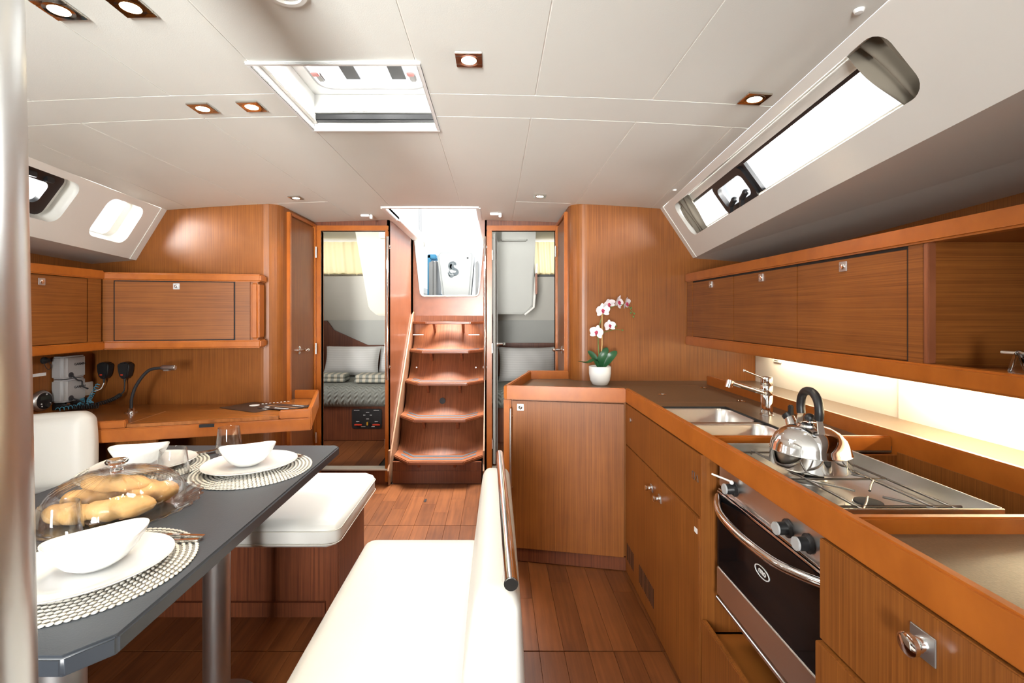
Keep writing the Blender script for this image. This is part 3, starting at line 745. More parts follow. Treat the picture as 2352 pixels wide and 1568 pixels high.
# dark headboards
g = G().ext([(-2.2, 5.17, .55), (-.83, 5.17, .55), (-.83, 5.17, .93), (-1.42, 5.17, .93), (-1.80, 5.17, 1.10), (-1.87, 5.17, 1.20), (-2.2, 5.17, 1.21)], (0, .025, 0))
tag(g.obj('headboard', 'wood_red', bevel=.003), 'dark wood headboard with a sweeping stepped top in the left cabin', 'headboard')
tag(G().box(-.04, 1.04, 5.16, 5.185, .55, .955).obj('headboard', 'wood_red', bevel=.003), 'plain dark wood headboard behind the single pillow of the right cabin', 'headboard')
# open cabin door, seen edge-on in the right doorway
d5 = bpy.data.objects.new('door_5', None); COL.objects.link(d5); d5.location = (-.02, 3.75, .13); ORIG[d5] = Vector(d5.location); struct(d5, 'right cabin door folded open, seen edge-on')
fr = ((-.018, 3.56), (.045, .999))
G().boxf(fr, 0, .46, -.018, 0, .13, 1.89).obj('door_panel', 'cabin_grey', d5, bevel=.002)
knob_set(d5, .012, 3.85, 1.03, 1)

# ================================================================ COMPANIONWAY STEPS
SW0, SW1 = -0.785, -0.095
st = thing('companionway_steps', 'wooden companionway steps with five chevron treads and grip strips', 'steps', (-.44, 3.5, 0))
treads = [(3.43, .19), (3.66, .449), (3.88, .703), (4.10, .954), (4.315, 1.207)]
def chev(yf, d, w0=SW0, w1=SW1, cut=.165, cw=.14):
    return [(w0, yf + cut), (w0 + cw, yf), (w1 - cw, yf), (w1, yf + cut), (w1, yf + cut + d), (w1 - cw * .95, yf + d), (w0 + cw * .95, yf + d), (w0, yf + cut + d)]
def sweep(u, cut): return cut * max(0.0, abs(2 * u - 1) - .58) / .42
for i, (yf, z) in enumerate(treads):
    d, ct_ = (.25, .165) if i < 4 else (.09, .10)
    t = G().prism(chev(yf, d, cut=ct_), z - .026, z).obj('tread', 'step_wood', st, bevel=.006)
    for k, off in enumerate((.04, .115)):
        if i == 4 and k: continue
        w = .035
        p = chev(yf + off + ct_ * .24, w, SW0 + .055, SW1 - .055, cut=ct_ * .76, cw=.105)
        G().prism([(x, y - ct_ * .24 * 1.0) for x, y in p], z, z + .0018).obj('grip_strip', 'grit', t)
    for bx in (-.575, -.305):
        G().ext([(bx - .011, yf + .02, z - .026), (bx - .011, yf + .2, z - .026), (bx - .011, yf + .2, z - .11), (bx - .011, yf + .13, z - .11)], (.022, 0, 0)).obj('bracket', 'step_wood', t, bevel=.002)
# scooped risers between the treads
for i in range(4):
    (y0, z0), (y1, z1) = treads[i], treads[i + 1]
    def fn(u, v, y0=y0, y1=y1, z0=z0, z1=z1):
        cv = .165 * abs(2 * u - 1) ** 2.0; yb = y0 + .165 + cv; ye = y1 + .15 + cv * .8
        return Vector((SW0 + (SW1 - SW0) * u, min(4.515, yb + (ye - yb) * v ** .6), z0 + (z1 - .02 - z0) * v))
    G().grid(fn, 24, 10).obj('riser', 'riser', st, smooth=60)
G().box(SW0, SW1, 4.50, 4.52, 1.207, 1.26).obj('riser', 'riser', st)
G().box(SW0 + .01, SW1 - .01, 3.505, 3.53, .05, .165).obj('base_panel', 'wood_red', st, bevel=.003)
G().box(SW0 + .01, SW1 - .01, 3.50, 3.52, 0.002, .1).obj('kick_board', 'wood_red', st, bevel=.003)
for x in (SW0 - .013, SW1 + .001):
    g = G().ext([(x, 3.43, .12), (x, 3.50, 0.003), (x, 3.62, 0.003), (x, 4.515, 1.15), (x, 4.515, 1.30), (x, 4.44, 1.27)], (.012, 0, 0)); g.obj('stringer', 'ply', st, bevel=.002)
for x in (SW0 - .014, SW1 + .002):
    G().box(x, x + .012, 3.465, 3.50, 0.002, .26).obj('end_cap', 'ply', st, bevel=.002)
c = Vector((-.447, 3.925, .545)); 
G().lathe([(0, 0), (.026, 0), (.026, .006), (0, .007)], c, 24, 'y').obj('drain_cap', 'blackrub', st)
for x in (-.72, -.2): G().box(x - .05, x + .05, 4.338, 4.345, 1.08, 1.087).obj('hinge', 'steel_dull', st)
for x in (-.705, -.175): G().lathe([(0, -.004), (.006, -.004), (.007, .002), (0, .004)], (x, 4.165, .80), 10, 'y').obj('screw_cap', 'steel_dull', st)
for x, lab in ((-.80, 'long vertical chrome handrail on the left edge of the companionway'), (-.078, 'long vertical chrome handrail on the right edge of the companionway')):
    hr = thing('handrail', lab, 'handrail', (x, 3.46, .79))
    G().tube([(x, 3.445, .79), (x, 3.445, 1.85)], .011, 12).obj('bar', 'chrome', hr)
    for z in (.88, 1.78): G().cyl((x, 3.445, z), (x, 3.492, z), .008, 10).lathe([(0, 0), (.016, 0), (.016, .006), (0, .006)], (x, 3.486, z), 14, 'y').obj('standoff', 'chrome', hr)

# ================================================================ LATCHES
LATCH = None
def latch(parent, p, nrm, up=(0, 0, 1), s=.034):
    """square push-button latch on a door face"""
    n = Vector(nrm).normalized(); u = Vector(up); r = u.cross(n)
    mt = Matrix.Translation(p) @ Matrix(((r.x, u.x, n.x), (r.y, u.y, n.y), (r.z, u.z, n.z))).to_4x4()
    g = G().box(-s / 2, s / 2, -s / 2, s / 2, 0, .004).xf(mt)
    o = g.obj('latch', 'steel_dull', parent, bevel=.0012)
    return o, G().lathe([(0, .004), (.0105, .004), (.0105, .0065), (.008, .0075), (0, .0075)], (0, 0, 0), 20).xf(mt)
def put_latch(parent, p, nrm, **k):
    o, b = latch(parent, p, nrm, **k)
    b.obj('latch_button', 'chrome', parent, smooth=40)
def pull_knob(parent, p, nrm, s=1.0):
    n = Vector(nrm).normalized(); u = Vector((0, 0, 1)); r = u.cross(n)
    mt = Matrix.Translation(p) @ Matrix(((r.x, u.x, n.x), (r.y, u.y, n.y), (r.z, u.z, n.z))).to_4x4()
    a = .017 * s
    G().box(-a, a, -a, a, 0, .003).xf(mt).obj('knob_plate', 'steel_dull', parent, bevel=.001)
    G().lathe([(0, .003), (.0095 * s, .003), (.009 * s, .010), (.0075 * s, .014), (.013 * s, .019), (.0135 * s, .026), (.011 * s, .028), (0, .0285)], (0, 0, 0), 24).xf(mt).obj('knob', 'chrome', parent, smooth=40)

# ================================================================ GALLEY WALL LOCKER
gl = thing('wall_locker', 'long wooden wall locker over the galley sink with three drop doors', 'locker', (1.4, 1.9, 1.09))
X0 = 1.19
G().box(X0 + .014, 1.60, 1.30, 2.895, 1.135, 1.475).obj('carcass', 'wood_v', gl)
G().box(X0 - .012, X0 + .03, -.3, 2.896, 1.475, 1.526).obj('top_rail', 'trim', gl, bevel=.006)
G().box(X0 - .012, X0 + .03, -.3, 2.896, 1.088, 1.142).obj('bottom_rail', 'trim', gl, bevel=.006)
G().box(X0 + .03, 1.62, -.3, 2.896, 1.476, 1.49).obj('top_board', 'wood_h', gl)
G().box(X0 + .03, 1.62, -.3, 2.896, 1.118, 1.134).obj('shelf_board', 'wood_h', gl)
for y0, y1, zc_ in ((2.333, 2.812, 2.575), (1.841, 2.329, 2.086), (1.349, 1.837, 1.594)):
    d = G().box(X0 + .001, X0 + .017, y0, y1, 1.145, 1.466).obj('door', 'wood_h', gl, bevel=.0015)
    G().box(X0 + .002, X0 + .014, y0, y1, 1.466, 1.475).obj('shadow_gap', 'groove', d)
    put_latch(d, Vector((X0 + .001, zc_, 1.441)), (-1, 0, 0))
G().box(X0 + .002, X0 + .014, 1.345, 1.349, 1.142, 1.475).obj('shadow_gap', 'groove', gl)
G().box(X0 + .0, X0 + .016, 2.817, 2.895, 1.142, 1.475).obj('stile', 'wood_h', gl, bevel=.001)
G().box(X0 + .0, X0 + .016, 1.296, 1.344, 1.142, 1.475).obj('stile', 'wood_h', gl, bevel=.001)
G().box(X0 - .002, X0 + .02, 1.278, 1.295, 1.142, 1.475).obj('edge_strip', 'step_wood', gl, bevel=.002)
G().box(X0 + .02, 1.61, 1.281, 1.296, 1.134, 1.476).obj('end_panel', 'wood_h', gl)
rl = thing('shelf_rail', 'thin steel shelf rail held by a clear acrylic bracket', 'rail', (1.21, 1.1, 1.142))
G().tube([(1.212, .3, 1.188), (1.212, 1.115, 1.188)], .0042, 10).obj('bar', 'steel', rl)
G().ext([(1.20, 1.055, 1.1425), (1.20, 1.095, 1.1425), (1.20, 1.083, 1.182), (1.20, 1.075, 1.196), (1.20, 1.067, 1.182)], (.022, 0, 0)).obj('bracket', 'acrylic', rl, bevel=.002)
# LED strip under the locker
led = thing('led_strip_light', 'slim warm light strip under the wall locker behind the stove', 'light', (1.55, 1.1, 1.10))
G().box(1.53, 1.57, .35, 1.82, 1.108, 1.1175).obj('housing', 'white', led)
G().box(1.536, 1.564, .37, 1.80, 1.105, 1.108).obj('diffuser', 'led', led)
ld = area('led_glow', (1.55, 1.08, 1.10), (1.60, 1.08, .85), .05, 1.4, 7.5, (1, .86, .6)); ld.rotation_euler = (0, math.radians(-20), 0)
lf = area('splash_fill', (1.55, 2.3, 1.10), (1.60, 2.3, .85), .05, .8, 1.5, (1, .88, .66)); lf.rotation_euler = (0, math.radians(-20), 0)  # added weak fill lamp to brighten the left splash panel
G().box(1.536, 1.564, 1.9, 2.7, 1.105, 1.108).obj('diffuser', 'fill_strip', led)  # glowing strip added to go with the weak fill lamp
# splashback
sp = G().box(1.615, 1.64, 1.865, 2.895, .845, 1.12).obj('splash_panel', 'splash', bevel=.001); tag(sp, 'plain cream splash panel behind the tap with a socket', 'splash panel')
sp2 = G().box(1.608, 1.64, -.3, 1.86, .845, 1.12).obj('splash_panel', 'splash', bevel=.001); tag(sp2, 'brightly lit cream splash panel behind the stove', 'splash panel')
so = thing('wall_socket', 'small cream square wall switch on the splash panel under the locker', 'socket', (1.612, 2.67, 1.0))
G().box(1.606, 1.615, 2.63, 2.70, 1.0, 1.07).obj('plate', 'splash', so, bevel=.003)
G().box(1.602, 1.606, 2.645, 2.685, 1.012, 1.058).obj('rocker', 'splash', so, bevel=.002)

# ================================================================ GALLEY COUNTER
ct = thing('galley_worktop', 'L-shaped speckled brown worktop with raised orange wood edging', 'worktop', (.9, 1.8, .845))
ZT = .862
arcw = arc(.57, 3.0, .1, 180, 270, 8)
poly = [(.66, 2.31), (.055, 2.41), (.222, 2.99), (.468, 2.99)] + arcw[1:] + [(1.614, 2.899), (1.614, 2.10), (.66, 2.10)]
g = G().prism(poly, ZT - .02, ZT)
g.box(.655, .70, 1.47, 2.10, ZT - .02, ZT).box(1.04, 1.614, 1.47, 2.10, ZT - .02, ZT).box(.70, 1.04, 1.47, 1.53, ZT - .02, ZT)
g.box(.655, 1.25, -.3, .885, ZT - .02, ZT).box(1.262, 1.606, -.3, 1.47, ZT - .02, ZT)
g.obj('slab', 'worktop', ct)
A_, B_ = (.042, 2.385), (.64, 2.288)
def rail(path, th, z0, z1, nm='edging'): return G().wall(path, th, z0, z1).obj(nm, 'trim', ct, bevel=.004)
rail([(.64, 2.30), (.64, -.3)], .021, .842, .912)
rail([A_, (.64, 2.288)], .021, .842, .912)
rail([(.212, 3.0), A_], .02, .842, .912)
rail([(.47, 3.005), (.205, 3.005)], .018, .842, .914)
rail([(1.25, 2.76), (1.25, -.3)], .02, .80, .912)
rail([(.66, 1.468), (1.25, 1.468)], .02, .845, .893)
rail([(.66, .883), (1.25, .883)], .02, .845, .893)
# flush lids with finger pulls in the worktop
def outline(pts, parent, w=.0012):
    P = [Vector((*p, ZT + .0003)) for p in pts]
    g = G()
    for i in range(len(P)):
        a, b = P[i], P[(i + 1) % len(P)]; d = (b - a).normalized(); n = Vector((-d.y, d.x, 0)) * w
        g.ext([a - n, b - n, b + n, a + n], (0, 0, .0004))
    return g.obj('lid_joint', 'ply', parent)
outline([(.72, 2.20), (1.21, 2.20), (1.21, 2.72), (.72, 2.72)], ct)
for x, y in ((.86, 2.40), (1.17, 2.62), (1.17, 2.22)):
    G().lathe([(0, 0), (.02, 0), (.021, .002), (.014, .0035), (.011, .001), (0, .001)], (x, y, ZT), 20).obj('finger_pull', 'chrome', ct, smooth=40)

# corner cabinet under the orchid end of the worktop
dx, dy = (.64 - .055, 2.30 - 2.405); L_ = math.hypot(dx, dy); U_ = (dx / L_, dy / L_); fr = ((.055, 2.41), U_)
cc = thing('corner_cabinet', 'angled wooden corner cabinet below the orchid with one tall door', 'cabinet', (.35, 2.4, 0))
G().prism([(.06, 2.425), (.64, 2.325), (1.2, 2.33), (1.2, 2.885), (.57, 2.885), (.50, 2.905), (.455, 2.96), (.235, 2.96)], 0.06, .842).obj('carcass', 'wood_v', cc)
d = G().boxf(fr, .03, L_ - .004, -.004, .016, .075, .832).obj('door', 'wood_v', cc, bevel=.0015)
put_latch(d, Vector((fr[0][0] + U_[0] * .075 - U_[1] * -.004 * 0, fr[0][1] + U_[1] * .075 - .005, .80)), (-.17, -1, 0), s=.034)
G().boxf(fr, -.012, .026, -.008, .03, .0, .842).obj('corner_post', 'trim', cc, bevel=.006)
G().boxf(fr, .026, L_ + .01, .008, .03, .004, .07).obj('plinth', 'wood_red', cc, bevel=.001)
hx, hy = .055 + U_[0] * .022, 2.41 + U_[1] * .022 - .045
hd = thing('grab_bar', 'thin vertical steel grab bar on the front of the corner cabinet', 'grab bar', (hx, hy, .34))
G().tube([(hx, hy, .34), (hx, hy, .80)], .0065, 12).obj('bar', 'steel', hd)
for z in (.39, .755): G().cyl((hx, hy, z), (hx + .008, hy + .036, z), .004, 8).obj('standoff', 'steel', hd)

# sink cabinet
sc = thing('sink_cabinet', 'wooden galley cabinet under the sink with two knobbed doors and vent slots', 'cabinet', (.9, 1.9, 0))
XF = .64
G().box(XF + .02, 1.245, 1.47, 2.32, .06, .84).obj('carcass', 'wood_v', sc) if False else None
G().box(XF + .016, XF + .03, 1.47, 2.30, .0, .84).obj('carcass_front', 'groove', sc)
G().box(XF, XF + .016, 1.46, 2.29, .642, .838).obj('fascia_panel', 'wood_v', sc, bevel=.0015)
da = G().box(XF, XF + .016, 1.846, 2.288, .02, .637).obj('door', 'wood_v', sc, bevel=.0015)
db = G().box(XF - .006, XF + .012, 1.455, 1.842, .02, .637).obj('door', 'wood_v', sc, bevel=.0015)
pull_knob(da, Vector((XF, 1.905, .567)), (-1, 0, 0), .85)
pull_knob(db, Vector((XF - .006, 1.795, .567)), (-1, 0, 0), .85)
for y0 in (1.885, 2.16):
    for k in range(12 if y0 < 2 else 7):
        y = y0 + k * .0165
        G().box(XF - .0008, XF + .002, y, y + .007, .085, .165).obj('vent_slot', 'groove', da)
G().lathe([(0, -.003), (.010, -.003), (.010, 0), (0, 0)], (XF, 2.21, .775), 16, 'x').obj('key_lock', 'steel_dull', sc)
for k, y in enumerate((1.505, 1.478)): 
    a = [(XF - .0006, y - .009, .748), (XF - .0006, y + .009, .748), (XF - .0006, y + .009, .77), (XF - .0006, y - .009, .77)] if k == 0 else [(XF - .0006, y - .009, .748), (XF - .0006, y + .009, .748), (XF - .0006, y, .768)]
    G().tube(a, .0009, 5, closed=True).obj('stamped_mark', 'dark_print', sc)
G().box(XF - .0075, XF - .006, 1.463, 1.483, .588, .603).obj('sticker', 'white_print', db)
G().box(XF - .0, 1.25, 1.448, 1.462, .29, .84).obj('side_panel', 'wood_v', sc, bevel=.001)

# stove bay: recess floor, low front board
sb = thing('stove_bay', 'open wooden recess under the stove with a low front board', 'cabinet', (.9, 1.2, 0))
G().box(XF, XF + .016, .925, 1.448, .02, .33).obj('front_board', 'wood_v', sb, bevel=.002)
G().box(XF + .016, 1.24, .93, 1.447, .27, .285).obj('recess_floor', 'wood_h', sb)
G().box(1.2465, 1.2495, .90, 1.447, .285, .85).obj('back_panel', 'wood_v', sb)

# drawer unit
du = thing('drawer_unit', 'wooden galley drawer unit beside the stove with a square-plate knob', 'drawers', (.9, .4, 0))
G().box(XF + .018, 1.24, -.3, .905, .02, .838).obj('carcass', 'wood_v', du)
d1 = G().box(XF, XF + .017, .20, .921, .640, .838).obj('drawer', 'wood_v', du, bevel=.002)
d2 = G().box(XF - .006, XF + .012, .20, .925, .33, .634).obj('drawer', 'wood_v', du, bevel=.002)
d3_ = G().box(XF - .006, XF + .012, .20, .925, .03, .326).obj('drawer', 'wood_v', du, bevel=.002)
pull_knob(d1, Vector((XF, .696, .786)), (-1, 0, 0), 1.25)

# ================================================================ SINK + TAP
sk = thing('sink', 'stainless double-bowl sink sunk in the galley worktop', 'sink', (.87, 1.82, .72))
def bowl_basin(x0, x1, y0, y1, zt, depth, nm):
    o = roundrect(x0, x1, y0, y1, .05, 5); lv = []
    for f, z in ((0, 0), (.004, -.006), (.010, -depth * .85), (.03, -depth * .97), (.06, -depth)):
        lv.append([(x + (-f if x > (x0 + x1) / 2 else f), y + (-f if y > (y0 + y1) / 2 else f), zt + z) for x, y in o])
    n = len(o); g = G(); vs = [p for l in lv for p in l]
    fs = [(i * n + j, i * n + (j + 1) % n, (i + 1) * n + (j + 1) % n, (i + 1) * n + j) for i in range(len(lv) - 1) for j in range(n)] + [tuple((len(lv) - 1) * n + j for j in range(n))]
    g.add(vs, fs); return g.obj(nm, 'steel', sk, smooth=50)
bowl_basin(.705, 1.035, 1.825, 2.092, ZT - .008, .13, 'basin')
bowl_basin(.705, 1.035, 1.54, 1.80, ZT - .008, .13, 'basin')
G().box(.70, 1.04, 1.798, 1.827, ZT - .012, ZT - .007).obj('divider', 'steel', sk, bevel=.002)
ringbox(G(), .698, 1.042, 1.528, 2.102, ZT - .016, ZT - .0005, .007).obj('rim', 'blackrub', sk)
tp = thing('mixer_tap', 'chrome mixer tap with straight swivel spout behind the sink', 'tap', (1.12, 1.93, ZT))
tx, ty = 1.115, 1.915
G().lathe([(0, 0), (.026, 0), (.026, .004), (.0225, .006), (.0225, .082), (.0215, .084), (.0225, .086), (.0225, .122), (.0215, .1235), (.0225, .125), (.0225, .152), (.02, .158), (0, .160)], (tx, ty, ZT), 28).obj('body', 'chrome', tp, smooth=40)
sp_e = Vector((.955, 1.90, ZT + .140))
G().tube([(tx, ty, ZT + .088), sp_e], .0105, 14).obj('spout', 'chrome', tp, smooth=40)
G().cyl(sp_e + Vector((.004, 0, .006)), sp_e + Vector((-.004, 0, -.022)), .0145, 16).obj('nozzle', 'chrome', tp, smooth=40)
G().tube([(tx, ty, ZT + .148), (1.02, 1.91, ZT + .185)], .0042, 10).ball((1.02, 1.91, ZT + .185), .006).obj('lever', 'chrome', tp, smooth=40)

# ================================================================ STOVE
sv = thing('gas_stove', 'stainless gimballed gas stove with black glass oven door', 'stove', (.85, 1.17, .36))
SX, SY0, SY1 = .672, .935, 1.40
G().box(SX + .01, 1.0, SY0, SY1, .40, .835).obj('body', 'steel', sv, bevel=.003)
g = G(); tz0, tz1 = .838, .89                                    # hob tray
ringbox(g, SX, 1.02, SY0 - .004, SY1 + .004, tz0, tz1, .004).box(SX, 1.02, SY0 - .004, SY1 + .004, tz0 - .004, tz0); g.obj('hob_tray', 'steel', sv, bevel=.0015)
G().ext([(SX, SY0, .838), (SX, SY0, .764), (SX + .02, SY0, .764), (SX + .02, SY0, .838)], (0, SY1 - SY0, 0)).obj('control_panel', 'steel', sv, bevel=.003)
for k, z in enumerate((.757, .750)): G().box(SX - .004 * k - .002, SX + .02, SY0, SY1, z - .005, z).obj('door_trim', 'chrome', sv, bevel=.001)
od = G().box(SX - .006, SX + .018, SY0, SY1, .527, .744).obj('oven_door', 'oven_glass', sv, bevel=.002)
G().box(SX - .008, SX + .018, SY0, SY1, .44, .525).obj('lower_panel', 'steel', sv, bevel=.003)
G().box(SX - .012, SX + .0, SY0, SY1, .425, .436).obj('lower_trim', 'chrome', sv, bevel=.002)
G().box(SX - .03, SX - .012, 1.02, 1.045, .405, .42).box(SX - .04, SX - .012, .995, 1.02, .40, .418).obj('gimbal_latch', 'black', sv, bevel=.003)
hp = bez([(SX - .004, SY1 - .004, .733), (SX - .028, SY1 - .05, .728), (SX - .05, 1.28, .724), (SX - .058, 1.167, .722), (SX - .05, 1.05, .724), (SX - .028, SY0 + .05, .728), (SX - .004, SY0 + .004, .733)], 30)
G().tube(hp, .0105, 12).obj('door_handle', 'chrome', sv, smooth=50)
for y in (1.31, 1.07, .999):
    k = G().lathe([(0, 0), (-.0, 0), (.020, 0), (.021, -.003), (.0165, -.005), (.0145, -.007), (.014, -.030), (0, -.030)][::1], (SX, y, .787), 24, 'x').obj('control_knob', 'black', sv, smooth=40)
    G().lathe([(0, -.0305), (.0135, -.0305), (.0145, -.029), (.0145, -.026)][::1], (SX, y, .787), 24, 'x').obj('knob_cap', 'grey_plastic', k, smooth=40)
G().cyl((SX - .01, 1.30, .81), (SX - .04, 1.36, .812), .0028, 8).ball((SX - .012, 1.302, .808), .006).obj('igniter', 'white', sv)
ov = []
for k in range(28):
    a = 2 * PI * k / 28; ov.append((SX - .0068, 1.163 - .031 * math.cos(a), .634 + .0135 * math.sin(a)))
G().tube(ov, .0014, 5, closed=True).obj('badge_ring', 'white_print', od)
text('badge_text', 'eno', .021, 'white_print', od, (SX - .0066, 1.163, .635), (0, -1, 0), (0, 0, 1), bold=.0006)
def burner(x, y, r):
    b = G().lathe([(0, 0), (r * 1.5, 0), (r * 1.45, .003), (r * 1.1, .004), (r, .008), (r, .014), (0, .014)], (x, y, tz0 - .001), 26).obj('burner', 'steel', sv, smooth=40)
    G().lathe([(0, 0), (r * .95, 0), (r * .92, .004), (r * .6, .006), (0, .006)], (x, y, tz0 + .013), 24).obj('burner_cap', 'blackrub', b, smooth=40)
burner(.835, 1.25, .042); burner(.845, 1.055, .03)
gr = G(); zg = .872
def wire(pts, r=.0028): gr.tube(pts, r, 8)
for x in (.725, .765, .925, .965): wire([(x, SY0 + .006, zg - .012), (x, SY0 + .012, zg), (x, SY1 - .012, zg), (x, SY1 - .006, zg - .012)])
for y in (1.055, 1.25):
    for sg in (-1, 1):
        wire([(.765, y + sg * .085, zg), (.80, y + sg * .05, zg), (.828, y + sg * .018, zg)]); wire([(.925, y + sg * .085, zg), (.89, y + sg * .05, zg), (.862, y + sg * .018, zg)])
wire([(.725, 1.15, zg), (.965, 1.15, zg)]); wire([(.71, SY1 - .03, zg), (.98, SY1 - .03, zg)]); wire([(.70, SY0 + .05, zg), (.985, SY0 + .05, zg)])
gr.obj('pan_support', 'wire', sv, smooth=50)

# ================================================================ KETTLE
kx, ky, kz = .833, 1.235, .876
kt = thing('kettle', 'shiny steel whistling kettle with a black arched handle', 'kettle', (kx, ky, kz))
G().lathe([(0, 0), (.094, 0), (.101, .003), (.1035, .008), (.1025, .045), (.1035, .047), (.102, .05), (.0985, .066), (.089, .087), (.073, .104), (.052, .115), (.034, .119), (.033, .1215), (.0, .1215)], (kx, ky, kz), 48).obj('body', 'chrome', kt, smooth=40)
G().lathe([(0.0, .1215), (.032, .1215), (.031, .124), (.02, .128), (.008, .129), (.007, .134), (0, .134)], (kx, ky, kz), 30).obj('lid', 'chrome', kt, smooth=40)
G().ball((kx, ky, kz + .143), .0145, 16, 10, (1, 1, .85)).obj('lid_knob', 'black', kt, smooth=60)
ax = Vector((-.12, -.99, 0)).normalized()                          # handle axis seen from above
K0 = Vector((kx, ky, kz))
hp = [K0 + ax * s + Vector((0, 0, z)) for s, z in ((-.047, .146), (-.050, .170), (-.043, .198), (-.024, .216), (0, .221), (.024, .216), (.043, .198), (.050, .170), (.047, .146))]
g = G(); g.tube(bez(hp, 32), .0118, 12); g.obj('handle', 'black', kt, smooth=60)
for sgn in (-1, 1):
    p = K0 + ax * (.047 * sgn); q = K0 + ax * (.060 * sgn)
    n = Vector((-ax.y, ax.x, 0)) * .010
    G().ext([q - n + Vector((0, 0, .105)), q + n + Vector((0, 0, .105)), p + n * .8 + Vector((0, 0, .150)), p - n * .8 + Vector((0, 0, .150))], ax * .004 * sgn).obj('handle_bracket', 'steel', kt, bevel=.001)
s0 = K0 - ax * .082 + Vector((0, 0, .075)); s1 = K0 - ax * .118 + Vector((0, 0, .118))
G().tube([s0, s0.lerp(s1, .5), s1], [.021, .018, .015], 14).obj('spout', 'chrome', kt, smooth=50)
G().tube([s1 - Vector((0, 0, .002)), s1 + Vector((-.006, .008, .012))], .0165, 12).box(s1.x - .006, s1.x + .008, s1.y - .012, s1.y + .002, s1.z + .006, s1.z + .04).obj('whistle_flap', 'black', kt, bevel=.003)

kt.scale = (.9, .9, .9)
# ================================================================ ORCHID
ox, oy = .598, 2.70
ox, oy = .6146, 2.74
orc = thing('potted_orchid', 'white orchid with magenta throats in a white pot', 'plant', (ox, oy, ZT))
G().lathe([(0, 0), (.040, 0), (.046, .004), (.058, .03), (.0645, .068), (.065, .108), (.0625, .11), (.0605, .106), (.058, .066), (.05, .02), (0, .018)], (ox, oy, ZT), 36).obj('pot', 'china', orc, smooth=40)
G().lathe([(0, .095), (.0595, .095), (.0595, .092), (0, .09)], (ox, oy, ZT), 24).obj('potting_moss', plain('moss', (.09, .07, .035), .9, noise=.5, nscale=120, bump=.6, bscale=150), orc)
def PP(px, py, dy=0.0): return atY(px, py, oy + dy)
def leaf(pts, w, name='leaf', mat='leaf', fold=.25, parent=None, ref=Vector((0, -1, 0.3))):
    C = bez(pts, 12); n = len(C); vs = []; fs = []
    for i, p in enumerate(C):
        t = (C[min(i + 1, n - 1)] - C[max(i - 1, 0)]).normalized(); side = t.cross(ref).normalized(); up = side.cross(t)
        f = i / (n - 1); ww = w * (math.sin(PI * min(1, f * .9 + .08)) ** .6) if f < .999 else .001
        for k in (-1, -.5, 0, .5, 1): vs.append(p + side * ww * k + up * (fold * ww * abs(k)))
    for i in range(n - 1):
        for k in range(4): fs.append((i * 5 + k, i * 5 + k + 1, i * 5 + 6 + k, i * 5 + 5 + k))
    m0 = len(vs)
    g = G().add(vs, fs)
    g.add([v + Vector((0, .0016, -.001)) for v in vs], [tuple(reversed(f)) for f in fs])
    return g.obj(name, mat, parent or orc, smooth=70)
base = Vector((ox, oy, ZT + .09))
leaf([base, PP(1368, 826, -.03), PP(1349, 833, -.06), PP(1327, 829, -.08)], .016, ref=Vector((0, -.2, 1)))
leaf([base, PP(1366, 822, 0), PP(1358, 812, 0), PP(1350, 806, .0)], .016)
leaf([base, PP(1380, 828, -.03), PP(1388, 812, -.04), PP(1396, 799, -.03)], .023, ref=Vector((-.3, -1, .2)))
leaf([base, PP(1393, 830, -.01), PP(1406, 816, -.02), PP(1417, 806, -.01)], .024, ref=Vector((-.2, -1, .5)))
leaf([base, PP(1382, 818, .02), PP(1388, 806, .03), PP(1396, 798, .03)], .018)
G().tube([base - Vector((0, 0, .01)), PP(1383, 790), PP(1383, 702)], .0042, 8).obj('stake', 'stake', orc)
stem = bez([base, PP(1374, 790), PP(1375, 760), PP(1381, 732), PP(1388, 718), PP(1402, 706), PP(1420, 700), PP(1440, 701), PP(1450, 712), PP(1457, 722)], 54)
G().tube(stem, [.003 - .0014 * i / (len(stem) - 1) for i in range(len(stem))], 8).obj('stem', 'stem', orc, smooth=60)
G().tube(bez([PP(1376, 768), PP(1390, 762), PP(1412, 757), PP(1430, 758)], 16), .0016, 6).ball(PP(1430, 758), .005).ball(PP(1415, 748, -.01), .006, sc=(.8, .8, 1.3)).obj('side_stem', 'stem', orc, smooth=60)
for q in ((1450, 707), (1449, 718), (1457, 720), (1455, 727)): G().ball(PP(*q), .0055, 10, 6, (1, 1, 1.2)).obj('bud', 'stem', orc, smooth=60)
